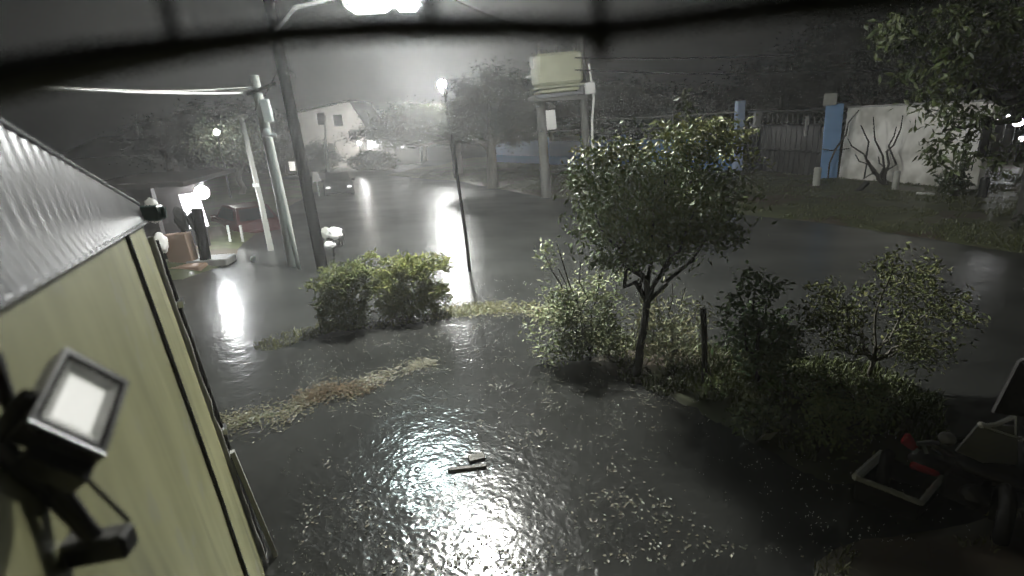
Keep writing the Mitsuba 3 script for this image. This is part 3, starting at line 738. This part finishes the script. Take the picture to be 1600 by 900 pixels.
# lights behind the right tree
for i, (x, y, z, r) in enumerate(((24.2, 25.0, 2.3, .2), (23.25, 25.0, 2.38, .12), (23.7, 25.0, 2.6, .09), (24.55, 25, 1.55, .12))):
    lk = thing('wall_lamp', ('largest', 'leftmost', 'highest small', 'lowest')[i] + ' bright lamp glinting behind the tree at the right edge', 'lamp')
    part(lk, 'globe', trimesh.creation.icosphere(subdivisions=2, radius=r).apply_translation([x, y, z]), 'm_white_plastic', True, emitter=emit(12.0))
    part(lk, 'post', tube([(x, y + .1, -.1), (x, y + .1, z)], .03, 6), 'm_black', 40)

# ------------------------------------------------------------------ the small tree in the middle
mt_ = thing('small_tree', 'small round-crowned tree with forked trunk standing in the flooded verge', 'tree')
tips = [(.95, 5.6, 2.1), (1.3, 6.2, 2.5), (1.75, 5.7, 2.6), (2.2, 6.0, 2.6), (2.5, 5.8, 2.2), (1.15, 5.9, 1.9), (2.05, 5.6, 2.1)]
part(mt_, 'trunk', branches((1.5, 5.75, -.2), (1.62, 5.83, 1.0), tips, .058, .042, .01, 2, .07), 'm_bark_dark', 50)
P = [volume((1.72, 5.95, 2.2), (.98, .95, .7), 12500, 80, .19, .35, 1), 
     volume((1.1, 5.8, 2.5), (.42, .45, .3), 900, 16, .2, .4, 3), volume((1.25, 5.6, 1.75), (.5, .4, .25), 600, 14, .2, .4, 4), volume((2.4, 5.7, 1.9), (.35, .4, .35), 500, 12, .2, .4, 5)]
P = np.vstack(P)
P = P[meshkit.fbm(P * 3.2, 3, 9) > .36]
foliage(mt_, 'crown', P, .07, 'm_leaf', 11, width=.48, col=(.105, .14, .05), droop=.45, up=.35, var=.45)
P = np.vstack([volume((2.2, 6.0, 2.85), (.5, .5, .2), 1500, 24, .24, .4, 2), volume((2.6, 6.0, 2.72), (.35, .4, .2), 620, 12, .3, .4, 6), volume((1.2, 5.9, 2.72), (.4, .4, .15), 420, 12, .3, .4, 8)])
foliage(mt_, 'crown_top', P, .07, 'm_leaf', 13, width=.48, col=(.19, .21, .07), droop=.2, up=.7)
g = np.random.default_rng(5)
P = np.array([[2.02, 5.9, 2.98], [2.05, 5.9, 3.1], [1.97, 5.9, 3.2], [2.0, 5.9, 3.28]])[g.integers(0, 4, 46)] + g.normal(size=(46, 3)) * .035
foliage(mt_, 'top_sprig', P, .08, 'm_leaf', 12, width=.5, col=(.1, .12, .06))

# bright shrub left of the trunk
sh = thing('glossy_shrub', 'loose shrub with bright glinting leaves left of the small tree trunk', 'shrub')
tp = [(.42, 6.55, 1.5), (.62, 6.5, 1.25), (.9, 6.4, 1.35), (1.15, 6.4, 1.2), (1.35, 6.3, 1.05), (.75, 6.2, .8), (1.1, 6.1, .7), (.6, 6.4, 1.6)]
part(sh, 'stems', branches((1.0, 6.3, -.2), (1.0, 6.32, .15), tp, .025, .02, .006, 4, .05), 'm_bark_dark', 50)
P = np.vstack([volume((.93, 6.3, .62), (.62, .42, .58), 5600, 64, .18, .3, 21), volume((.55, 6.2, .3), (.35, .3, .25), 600, 16, .25, .3, 26), volume((.52, 6.5, 1.42), (.18, .2, .22), 190, 9, .3, .3, 22), volume((1.25, 6.4, 1.15), (.3, .3, .25), 330, 12, .25, .3, 23)])
P = P[(meshkit.fbm(P * 4, 3, 6) > .42) & (P[:, 2] > .03)]
foliage(sh, 'leaves', P, .06, 'm_leaf', 24, width=.5, col=(.2, .23, .11), droop=.25, up=.9)
sh = thing('twiggy_shrub', 'thin pale twiggy shrub between the small tree trunk and the dark post', 'shrub')
tp = [(1.8, 6.1, .95), (2.0, 6.1, 1.1), (2.2, 6.2, 1.0), (2.35, 6.1, .8), (1.7, 6.0, .6), (2.1, 5.9, .6)]
part(sh, 'stems', branches((2.0, 6.05, -.2), (2.0, 6.05, .1), tp, .02, .016, .005, 6, .04), 'm_bark', 50)
P = volume((2.0, 6.0, .5), (.5, .4, .48), 1900, 50, .2, .2, 31)
foliage(sh, 'leaves', P[P[:, 2] > .03], .075, 'm_leaf_dull', 32, width=.3, col=(.3, .31, .2), up=.4)
single('wooden_post', tube([(2.24, 5.46, -.2), (2.21, 5.48, .5), (2.17, 5.5, .97)], [.036, .034, .036], 9), 'm_bark_dark', 'dark upright wooden post between the small tree and the round shrub', 'post', smooth=40)
sh = thing('round_shrub', 'dense dark round shrub right of the wooden post', 'shrub')
part(sh, 'stems', branches((2.85, 5.45, -.2), (2.85, 5.45, .25), [(2.6, 5.4, .8), (2.9, 5.5, 1.0), (3.1, 5.4, .8), (2.75, 5.5, 1.2)], .04, .03, .008, 7, .03), 'm_bark_dark', 50)
P = np.vstack([volume((2.9, 5.45, .58), (.43, .4, .45), 2700, 60, .17, .4, 41), volume((2.72, 5.5, 1.22), (.3, .25, .16), 330, 14, .25, .4, 42), volume((2.5, 5.5, 1.0), (.2, .2, .2), 120, 8, .25, .4, 43)])
P = P[(meshkit.fbm(P * 4, 3, 8) > .36) & (P[:, 2] > .02)]
foliage(sh, 'leaves', P, .075, 'm_leaf', 44, width=.5, col=(.09, .135, .055), up=.5, droop=.3)
sh = thing('sparse_shrub', 'wide sparse shrub with thin branches on the right side of the water', 'shrub')
tp = [(3.35, 5.3, 1.25), (3.7, 5.4, 1.0), (4.1, 5.3, 1.5), (4.4, 5.35, 1.35), (4.75, 5.3, 1.0), (5.0, 5.3, .8), (4.3, 5.2, .75), (3.6, 5.2, .7), (4.7, 5.2, .5)]
part(sh, 'stems', branches((4.05, 5.3, -.2), (4.08, 5.3, .32), tp, .03, .024, .006, 8, .06), 'm_bark', 50)
P = np.vstack([volume(c, r, int(n * 1.7), 12, .3, .2, 50 + i) for i, (c, r, n) in enumerate((((3.4, 5.3, 1.2), (.2, .2, .12), 110), ((3.7, 5.4, .95), (.3, .25, .2), 190), ((4.15, 5.3, 1.42), (.3, .25, .2), 210), ((4.45, 5.35, 1.25), (.3, .25, .25), 260),
                                                                                    ((4.75, 5.3, .98), (.3, .25, .22), 230), ((4.98, 5.3, .75), (.22, .2, .14), 120), ((4.3, 5.2, .8), (.35, .25, .25), 230), ((3.55, 5.2, .7), (.42, .25, .3), 420), ((3.3, 5.2, 1.0), (.25, .25, .25), 220), ((4.2, 5.1, .55), (.6, .3, .3), 600), ((4.7, 5.2, .5), (.25, .2, .2), 130), ((4.1, 5.3, 1.05), (.4, .25, .2), 200)))])
P = P[meshkit.fbm(P * 4, 3, 3) > .38]
foliage(sh, 'leaves', P, .052, 'm_leaf_dull', 60, width=.45, col=(.15, .165, .075), up=.4, droop=.3)
lowp = [((2.95, 4.2, .3), (.45, .4, .3), 1300, (.1, .125, .045), 'low leafy green plant before the round shrub'), ((3.55, 4.6, .25), (.4, .35, .25), 700, (.085, .11, .04), 'low green plant left of the cargo bike'),
        ((2.42, 4.45, .16), (.3, .25, .17), 420, (.1, .12, .06), 'small fern-like tuft nearest the open water'), ((3.2, 5.0, .2), (.5, .3, .22), 700, (.07, .1, .035), 'low ground plant under the sparse shrub'),
        ((2.25, 5.25, .12), (.2, .2, .16), 260, (.12, .15, .06), 'small leafy tuft at the foot of the wooden post')]
for i, (c, r, n, col, lab) in enumerate(lowp):
    k = thing('low_plant', lab, 'plant')
    tp = [(c[0] + r[0] * .7 * math.cos(t), c[1] + r[1] * .7 * math.sin(t), c[2] + r[2] * .5) for t in np.arange(5) * 1.26 + i]
    part(k, 'stems', branches((c[0], c[1], -.15), (c[0], c[1], .06), tp, .012, .01, .004, 70 + i, .02), 'm_bark_dark', 50)
    P = volume(c, r, n, 30, .2, .25, 80 + i)
    foliage(k, 'leaves', P[P[:, 2] > .01], .055, 'm_leaf', 90 + i, width=.42, col=tuple(1.7 * q_ for q_ in col), up=.5, droop=.2)
k = thing('arum_leaf_plant', 'single pale upright leaf plant in the dark water before the low plants', 'plant')
part(k, 'leaf', leaves(np.array([[2.27, 4.27, .02], [2.33, 4.3, .02], [2.2, 4.3, .02]]), .24, up=-.1, droop=-1.2, width=.4, seed=3)[0], 'm_pale_leaf')
mat('m_pale_leaf', (.28, .3, .24), .4)

# the long bush left of the middle
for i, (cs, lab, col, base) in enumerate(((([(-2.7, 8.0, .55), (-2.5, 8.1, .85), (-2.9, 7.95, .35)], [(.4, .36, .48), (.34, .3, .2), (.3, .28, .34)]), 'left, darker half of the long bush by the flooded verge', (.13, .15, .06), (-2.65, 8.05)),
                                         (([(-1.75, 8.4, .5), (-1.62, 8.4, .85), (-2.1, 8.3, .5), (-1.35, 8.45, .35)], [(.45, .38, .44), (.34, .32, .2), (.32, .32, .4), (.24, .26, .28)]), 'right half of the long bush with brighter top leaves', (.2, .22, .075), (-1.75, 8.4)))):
    k = thing('bush', lab, 'bush')
    part(k, 'stems', branches((*base, -.2), (*base, .12), [(base[0] + .4 * math.cos(t), base[1] + .25 * math.sin(t), .8) for t in range(6)], .03, .025, .006, 100 + i, .04), 'm_bark_dark', 50)
    P = np.vstack([volume(c, r, int(5200 * r[0] * r[2] / .25), 46, .16, .55, 110 + i * 10 + j) for j, (c, r) in enumerate(zip(*cs))])
    tg = np.random.default_rng(140 + i)
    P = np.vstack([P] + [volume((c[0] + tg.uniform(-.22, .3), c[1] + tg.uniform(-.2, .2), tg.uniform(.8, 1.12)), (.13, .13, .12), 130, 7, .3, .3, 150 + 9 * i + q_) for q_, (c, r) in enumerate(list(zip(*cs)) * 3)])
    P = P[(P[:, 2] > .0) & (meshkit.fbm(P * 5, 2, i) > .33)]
    dirs = P - np.array([*base, .2])
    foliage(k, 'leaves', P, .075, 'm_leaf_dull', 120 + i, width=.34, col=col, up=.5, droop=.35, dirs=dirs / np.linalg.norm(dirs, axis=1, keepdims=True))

# ------------------------------------------------------------------ trees of the background
def tree(name, label, base, h, crowns, n, size, col, trunk=(.18, .09), seed=0, lean=(0, 0), m='m_leaf_dull', up=.4, thr=.36, cl=40, spread=.2, bark='m_bark'):
    k = thing(name, label, 'tree')
    x, y = base
    fork = (x + lean[0], y + lean[1], h)
    g = np.random.default_rng(seed)
    tips = []
    for c, r in crowns:
        for _ in range(3):
            u = g.normal(size=3)
            tips.append(np.array(c) + u / np.linalg.norm(u) * np.array(r) * .6)
    part(k, 'trunk', branches((x, y, -.3), fork, tips, trunk[0], trunk[1], .025, seed, .12), bark, 50)
    if size > .25:
        n, size, up = int(n * 2.2), size * .62, 1.0
    vol = np.array([r[0] * r[1] * r[2] for _, r in crowns]) ** .75
    P = np.vstack([volume(c, r, int(n * w / vol.sum()), cl, spread, .35, seed * 13 + i) for i, ((c, r), w) in enumerate(zip(crowns, vol))])
    P = P[meshkit.fbm(P * (1.6 / (size * 10 + .4)) * 2, 3, seed) > thr]
    foliage(k, 'crown', P, size, m, seed + 1, var=.2, col=col, up=up, width=.55)
    return k


tree('street_tree', 'grey-green spreading tree over the far lawn left of the transformer', (-3.4, 38.5), 2.6, [((-4.4, 40.5, 4.0), (4.6, 2.5, 1.4)), ((-8.5, 42, 3.4), (3.2, 2, 1.0)), ((-1.5, 39, 4.4), (3.0, 2.5, 1.5))], 15000, .34, (.035, .042, .02), (.26, .18), 201)
tree('street_tree', 'dark tree with a thick trunk on the lawn just left of the transformer', (-.8, 29.4), 2.3, [((-.6, 30.5, 4.6), (2.2, 2, 1.8)), ((.4, 30, 3.2), (1.6, 1.5, .9)), ((-1.8, 31, 3.3), (1.6, 1.4, .8))], 11000, .26, (.018, .022, .012), (.36, .25), 202)
tree('street_tree', 'tall dim tree behind the transformer', (4.0, 46), 3.0, [((2.5, 47, 5.5), (4.5, 3, 3.0)), ((8.5, 46, 4.5), (4.5, 3, 2.2))], 15000, .42, (.02, .024, .013), (.3, .2), 203)
tree('street_tree', 'low trees far beyond the blue wall', (14.5, 48), 2.5, [((14, 48, 4.2), (6.5, 3, 2.2)), ((22, 45, 4.8), (5, 3, 2.5))], 12000, .45, (.015, .018, .01), (.3, .2), 204)
tree('street_tree', 'big black tree mass behind the white wall left of the hanging branches', (22, 33), 3.5, [((21.3, 34, 5.6), (3.3, 3, 3.0)), ((25.5, 32, 5.2), (3.5, 3, 2.6)), ((18.6, 36, 4.2), (2.2, 2, 1.2))], 16000, .36, (.014, .018, .01), (.35, .25), 205, thr=.3)
tree('street_tree', 'dark tree on the left behind the grey cladding', (-26, 41), 2.5, [((-24.5, 41, 3.6), (3.6, 2.5, 2.0)), ((-22.5, 41, 4.6), (2.4, 2, 1.4)), ((-19.6, 41.5, 4.6), (2.6, 2, 1.5))], 14000, .34, (.012, .015, .01), (.3, .2), 206, thr=.3)
tree('street_tree', 'leafy tree with bright glinting leaves behind the slim grey pole', (-15.5, 30.5), 1.4, [((-16.2, 30, 3.0), (1.5, 1.2, 1.1)), ((-14.6, 30.5, 3.2), (1.2, 1.2, 1.2))], 5200, .2, (.13, .15, .1), (.2, .14), 207, m='m_leaf')
tree('street_tree', 'dark low tree in front of the pale house', (-17.6, 49), 1.2, [((-17.2, 49, 1.6), (1.7, 1.3, 1.3)), ((-19.4, 49, .8), (1.6, 1.1, .7))], 6000, .28, (.02, .025, .013), (.22, .15), 208, thr=.3)
tree('street_tree', 'distant tree row behind the lit house', (-10, 66), 2.5, [((-9, 66, 4.2), (5, 3, 2.4)), ((-2, 64, 4.5), (5, 3, 2.6)), ((-27, 68, 3.5), (4, 3, 2.2))], 12000, .5, (.03, .035, .02), (.3, .2), 209, thr=.3)
gl2 = thing('garden_lamp', 'bright lamp glinting through the leafy tree behind the slim grey pole', 'lamp')
part(gl2, 'globe', trimesh.creation.icosphere(subdivisions=2, radius=.15).apply_translation([-15.3, 28.7, 3.7]), 'm_white_plastic', True, emitter=emit(45, (1, 1, .97), 1))
part(gl2, 'post', tube([(-15.3, 28.8, -.1), (-15.3, 28.75, 3.6)], .04, 6), 'm_black', 40)
# clipped low bush and hedge shapes by the lit house
for i, (c, r, lab) in enumerate((((-13.2, 52, .9), (2.2, 1.2, .9), 'low dark hedge before the lit house'), ((-24, 55, 1.1), (3.2, 1.5, 1.3), 'dark hedge left of the pale house'))):
    k = thing('hedge', lab, 'hedge')
    foliage(k, 'leaves', volume(c, r, 4500, 60, .18, .5, 300 + i), .26, 'm_leaf_dull', 310 + i, col=(.035, .045, .025))

# tree at the right edge with hanging branches
rt = thing('hanging_tree', 'large tree at the right edge with leafy branches hanging over the white wall', 'tree')
tips = [(8.2, 10.9, 4.6), (8.9, 11, 3.6), (9.3, 11.2, 2.6), (9.9, 11, 4.2), (10.6, 11, 3.2), (11.6, 11.6, 5.0), (12.4, 12, 4.6), (8.0, 10.5, 4.0)]
part(rt, 'trunk', branches((13.0, 12.7, -.2), (12.5, 12.5, 3.3), tips, .2, .15, .02, 400, .15), 'm_bark_dark', 50)
P = np.vstack([volume(c, r, n, k_, .25, .3, 410 + i) for i, (c, r, n, k_) in enumerate((((8.3, 10.9, 4.6), (1.0, .8, .6), 1100, 20), ((8.9, 11, 3.9), (.8, .8, .7), 1000, 18), ((9.5, 11.2, 3.0), (.65, .6, .6), 600, 14), ((9.4, 11.2, 2.15), (.4, .5, .45), 240, 10),
                                                                                    ((9.9, 11, 4.6), (1.0, .8, .6), 900, 18), ((10.4, 11.2, 3.4), (.8, .7, .7), 700, 16), ((11.4, 11.8, 4.6), (1.2, 1, .9), 1100, 20), ((10.6, 11.4, 2.0), (.45, .5, .35), 160, 8), ((12.4, 12, 3.2), (.8, .8, .9), 500, 12)))])
P = P[meshkit.fbm(P * 2.2, 3, 4) > .42]
foliage(rt, 'crown', P, .17, 'm_leaf', 420, col=(.045, .06, .02), up=.2, droop=.8, width=.4)
k = thing('dark_sapling', 'dark bushy sapling with a black trunk right in front of the white wall cabinet', 'tree')
part(k, 'trunk', branches((14.55, 16.6, -.2), (14.5, 16.6, .7), [(14.2, 16.6, 1.1), (14.8, 16.7, 1.2), (14.5, 16.6, 1.35)], .16, .12, .03, 430, .05), 'm_bark_dark', 50)
foliage(k, 'crown', volume((14.4, 16.6, .95), (.42, .4, .48), 600, 24, .2, .3, 431), .16, 'm_leaf', 432, col=(.03, .04, .018), up=.2, droop=.6)
k = thing('dark_trunk_tree', 'black leafy trunk at the far right edge before the glinting lamps', 'tree')
part(k, 'trunk', branches((12.95, 11.6, -.2), (13.0, 11.7, 1.8), [(12.8, 11.6, 3.0), (13.3, 11.8, 3.2), (13.1, 11.6, 3.6)], .26, .2, .05, 440, .08), 'm_bark_dark', 50)
foliage(k, 'crown', np.vstack([volume((12.9, 11.6, 1.9), (.55, .5, .9), 900, 24, .2, .3, 441), volume((12.4, 11.4, .5), (.7, .4, .45), 500, 18, .2, .3, 443)]), .15, 'm_leaf', 442, col=(.018, .024, .012), up=.2, droop=.6)
k = thing('leafless_shrub', 'bare leafless shrub with spreading crooked branches before the white wall', 'shrub')
part(k, 'branches', branches((15.0, 20.2, -.1), (14.85, 20.3, .35), [(13.75, 21.2, 2.1), (14.0, 21.0, 1.5), (14.3, 20.7, 2.9), (14.0, 20.9, 2.6), (14.9, 20.2, 2.5), (15.0, 20.1, 2.9), (14.6, 20.5, 1.4)], .09, .075, .018, 450, .14), 'm_bark_dark', 50)
k = thing('bare_climber', 'black bare branch climbing over the broad blue pillar', 'plant')
part(k, 'branch', cat_(tube([(14.35, 23.1, .1), (14.25, 23.0, 1.0), (14.4, 22.95, 1.6), (14.75, 22.9, 2.2), (14.78, 22.9, 2.7), (15.1, 22.8, 3.2)], [.03, .035, .04, .035, .03, .02], 6),
                       tube([(13.9, 23.3, 1.65), (14.3, 23.0, 1.55), (14.9, 22.8, 1.62)], .025, 6)), 'm_bark_dark', 50)

# ------------------------------------------------------------------ cargo bike at the lower right
cbk = thing('cargo_bike', 'dark cargo motorbike with white-rimmed front tray and red body at the lower right corner', 'cargo bike')
q = np.array([(2.70, 3.47, .2), (3.02, 3.2, .16), (3.42, 3.48, .16), (3.12, 3.76, .2)])
dn = np.array([0, 0, -.2])
part(cbk, 'tray_floor', quadsheet(*(q + dn), .02), 'm_black')
for i, mt in enumerate(('m_concrete', 'm_grey_sheet', 'm_black', 'm_concrete')):
    a_, b_ = q[i], q[(i + 1) % 4]
    part(cbk, 'tray_side', quadsheet(a_ + dn, b_ + dn, b_ - [0, 0, .015], a_ - [0, 0, .015], .02), 'm_black')
    if i in (0, 1, 3):
        part(cbk, 'tray_rim', tube([a_, (a_ + b_) / 2 + [0, 0, .004], b_], .022 if i != 3 else .034, 8), 'm_concrete' if i != 3 else 'm_white_plastic', 40, label='pale tray rim' if i == 3 else None)
part(cbk, 'tank', trimesh.convex.convex_hull(np.vstack([blob((3.34, 3.62, .24), (.1, .07, .06), 2, .05).vertices, blob((3.45, 3.5, .22), (.08, .06, .05), 2, .05).vertices])), 'm_black', 30)
part(cbk, 'tank_side', trimesh.convex.convex_hull(np.vstack([blob((3.27, 3.58, .2), (.05, .03, .035), 2, .05).vertices, blob((3.36, 3.5, .19), (.04, .03, .03), 2, .05).vertices])), 'm_bike_red', 30, label='small red side panel')
part(cbk, 'fairing', trimesh.convex.convex_hull(np.vstack([blob((3.19, 3.62, .45), (.028, .03, .03), 2, .05).vertices, blob((3.23, 3.6, .37), (.034, .03, .03), 2, .05).vertices, blob((3.17, 3.63, .40), (.02, .02, .02), 2, .05).vertices])), 'm_bike_red', 30, label='small red front cowl')
part(cbk, 'handlebar', cat_(tube([(3.24, 3.58, .41), (3.36, 3.58, .42), (3.40, 3.56, .42)], .017, 8), tube([(3.28, 3.57, .41), (3.31, 3.55, .34)], .014, 8), tube([(3.22, 3.57, .33), (3.25, 3.57, .37)], .012, 8), tube([(3.35, 3.56, .38), (3.42, 3.54, .33)], .007, 8)), 'm_wire', 40)
part(cbk, 'headlight', blob((3.45, 3.55, .47), (.06, .06, .05), 2, .05), 'm_grey_sheet', True)
part(cbk, 'grip', tube([(3.46, 3.53, .46), (3.62, 3.5, .495)], .024, 8), 'm_black', 40)
part(cbk, 'grip_end', blob((3.635, 3.5, .5), (.026, .024, .024), 1, .02), 'm_white_plastic', True)
part(cbk, 'seat', trimesh.convex.convex_hull(np.vstack([blob((3.55, 3.35, .36), (.15, .12, .06), 2, .05).vertices, blob((3.75, 3.1, .36), (.16, .13, .07), 2, .05).vertices])), 'm_black', 30)
part(cbk, 'engine', cat_(box([3.5, 3.35, .18], [.3, .25, .22], rz=.6, bevel=.03), blob((3.42, 3.2, .2), (.1, .09, .09), 2, .1)), 'm_black')
part(cbk, 'frame', cat_(tube([(3.3, 3.6, .1), (3.5, 3.4, .2), (3.8, 3.1, .3), (4.0, 2.95, .3)], .025, 8), tube([(3.35, 3.6, .4), (3.6, 3.3, .32)], .02, 8)), 'm_black', 40)
for c, rz in (((3.5, 3.05, .14), .85), ((3.05, 3.62, .06), .85)):
    wh = trimesh.creation.torus(.2, .05, major_sections=28, minor_sections=10)
    wh.apply_transform(trimesh.transformations.euler_matrix(math.pi / 2, 0, rz))
    wh.apply_translation(c)
    wk = part(cbk, 'wheel', wh, 'm_rubber', True)
    hub = trimesh.creation.cylinder(.13, .03, sections=20, transform=trimesh.transformations.translation_matrix(c) @ trimesh.transformations.euler_matrix(math.pi / 2, 0, rz))
    part(wk, 'hub', hub, 'm_lamp_body', 40)
bd = thing('grey_panel', 'grey flat panel with a pale rim leaning at the right edge behind the cargo bike', 'panel')
part(bd, 'sheet', quadsheet((3.34, 3.34, .5), (3.76, 3.24, .31), (3.72, 3.3, .72), (3.47, 3.34, .735), .02), 'm_grey_sheet')
part(bd, 'rim', cat_(tube([(3.44, 3.3, .74), (3.56, 3.31, .74), (3.70, 3.32, .80)], .016, 8), tube([(3.47, 3.29, .735), (3.62, 3.27, .68), (3.78, 3.25, .63)], .009, 8), tube([(3.66, 3.28, .83), (3.69, 3.27, .66)], .006, 6)), 'm_white_paint', 40)
part(bd, 'rim_knob', blob((3.44, 3.3, .755), (.024, .022, .022), 2, .05), 'm_white_plastic', True)
part(bd, 'strut', tube([(3.6, 3.33, .5), (3.7, 3.4, -.1)], .015, 6), 'm_black', 30)
single('hanging_tarp', quadsheet((3.0, 2.82, 1.16), (3.35, 2.8, 1.1), (3.4, 2.75, 1.75), (3.06, 2.8, 1.52), .02), 'm_black_matt', 'black drooping cloth edge at the right border', 'tarp')

# ------------------------------------------------------------------ floating debris, kerb line, rain splashes
def scatter(name, label, pts, size, m, seed, col, up=2.2, width=.6, cat='debris'):
    mesh, c = leaves(pts, size, up=up, droop=0.0, width=width, col=col, var=.5, seed=seed)
    key = number(name)
    scene[key] = mikit.ply(mesh, m, False, color=c)
    labels[key] = {'label': label, 'category': cat, 'kind': 'stuff'}


g = np.random.default_rng(31)
t = g.uniform(0, 1, 5200)
kx, ky = np.interp(t, [0, .35, .6, 1], [-3.45, -2.6, -2.05, -1.2]), np.interp(t, [0, .35, .6, 1], [4.98, 5.5, 5.95, 6.55])
kx, ky = kx - .09 * np.sin(t * 17) - .05 * np.sin(t * 41), ky + .10 * np.sin(t * 17 + .4) + .06 * np.sin(t * 41)
w = .12 * (.4 + 1.2 * meshkit.noise(np.c_[t * 14, t * 0, t * 0], 4)) * np.interp(t, [0, .45, .7, 1], [.9, 1.1, .9, 1.1])
okb = meshkit.fbm(np.c_[kx * 3, ky * 3, kx * 0], 3, 14) > .4
scatter('kerb_debris', 'line of pale leaf litter washed against the flooded kerb', np.c_[kx + g.normal(size=5200) * w * .8, ky + g.normal(size=5200) * w * 1.2, g.uniform(.0, .03, 5200)][okb], .032, 'm_leaf', 33, (.095, .09, .05))
m_ = (t > .38) & (t < .62)
scatter('brown_debris', 'reddish brown leaf litter heaped in the middle of the debris line', np.c_[kx[m_] + g.normal(size=m_.sum()) * .11, ky[m_] - .04 + g.normal(size=m_.sum()) * .09, g.uniform(.01, .05, m_.sum())], .035, 'm_leaf_dull', 34, (.085, .065, .042))
N = 3600
px = g.uniform(-3.2, 3.2, N)
py = 2.9 + 5.6 * g.uniform(0, 1, N) ** 1.5
keep = meshkit.fbm(np.c_[px * 1.1, py * 1.1, py * 0], 3, 12) > g.uniform(.3, .75, N)
keep &= ~((px < -1.7 - .3 * (py - 3)) & (py < 5))
P = np.c_[px, py, np.full(N, .004)][keep]
cc = P[g.integers(0, len(P), 110)]
P = np.vstack([P, (cc[:, None] + g.normal(size=(110, 9, 3)) * np.array([.07, .05, .004])).reshape(-1, 3)])
P[:, 2] = np.maximum(P[:, 2], .003)
scatter('floating_leaves', 'scattered pale leaves and bits floating on the near water', P, .028, 'm_leaf', 36, (.12, .12, .09), up=4)
dr_ = thing('floating_board', 'thin dark board floating at the top of the bright near reflection', 'board')
part(dr_, 'board', box([-.5, 4.1, .010], [.36, .05, .03], rz=.1, bevel=.006), 'm_bark')
part(dr_, 'scrap', box([-.42, 4.25, .02], [.16, .09, .02], rz=.3, rx=.15, bevel=.004), 'm_bark')

g2 = np.random.default_rng(77)
vt = g2.uniform(0, 1, 1500)
vx, vy = np.interp(vt, [0, .5, 1], [-1.5, -.2, 1.0]), np.interp(vt, [0, .5, 1], [8.5, 8.65, 8.0])
scatter('verge_litter', 'pale leaf litter caught along the verge between bush and shrub', np.c_[vx + g2.normal(size=1500) * .12, vy + g2.normal(size=1500) * .2, g2.uniform(.002, .04, 1500)], .045, 'm_leaf', 38, (.17, .165, .09), up=2)
N = 2600
px, py = g.uniform(-3.0, 3.6, N), 2.9 + 7.5 * g.uniform(0, 1, N) ** 1.6
keep = meshkit.fbm(np.c_[px * .8, py * .8, py * 0], 3, 22) > g.uniform(.25, .75, N)
keep &= ~((px < -1.9 - .35 * (py - 3)) & (py < 6))
px, py = px[keep], py[keep]
oc = np.array([[1, 0, 0], [-1, 0, 0], [0, 1, 0], [0, -1, 0], [0, 0, 1], [0, 0, -1.0]])
of = np.array([[0, 2, 4], [2, 1, 4], [1, 3, 4], [3, 0, 4], [2, 0, 5], [1, 2, 5], [3, 1, 5], [0, 3, 5]])
vs, fs, k = [], [], 0
for x, y in zip(px, py):
    for _ in range(g.integers(1, 4)):
        r_ = g.uniform(.0022, .006)
        vs.append(oc * r_ * np.array([1, 1, g.uniform(1, 2.4)]) + [x + g.normal() * .02, y + g.normal() * .02, abs(g.normal()) * .03 + .004])
        fs.append(of + 6 * k)
        k += 1
mat('m_drop', (.62, .63, .62), .2, spec=.8)
scene['rain_splashes'] = mikit.ply((np.vstack(vs), np.vstack(fs)), 'm_drop', False)
labels['rain_splashes'] = {'label': 'small bright rain splashes dancing over the near water', 'category': 'rain', 'kind': 'stuff'}

# haze: one closed box of wet air round everything
scene['haze'] = {'type': 'cube', 'to_world': T().translate([0, 0, 7.0]).scale([245, 245, 8.0]), 'bsdf': {'type': 'null'}, 'interior': {'type': 'ref', 'id': 'haze_air'}}
labels['haze'] = {'kind': 'stuff', 'label': 'thin rainy haze in the night air', 'category': 'haze'}
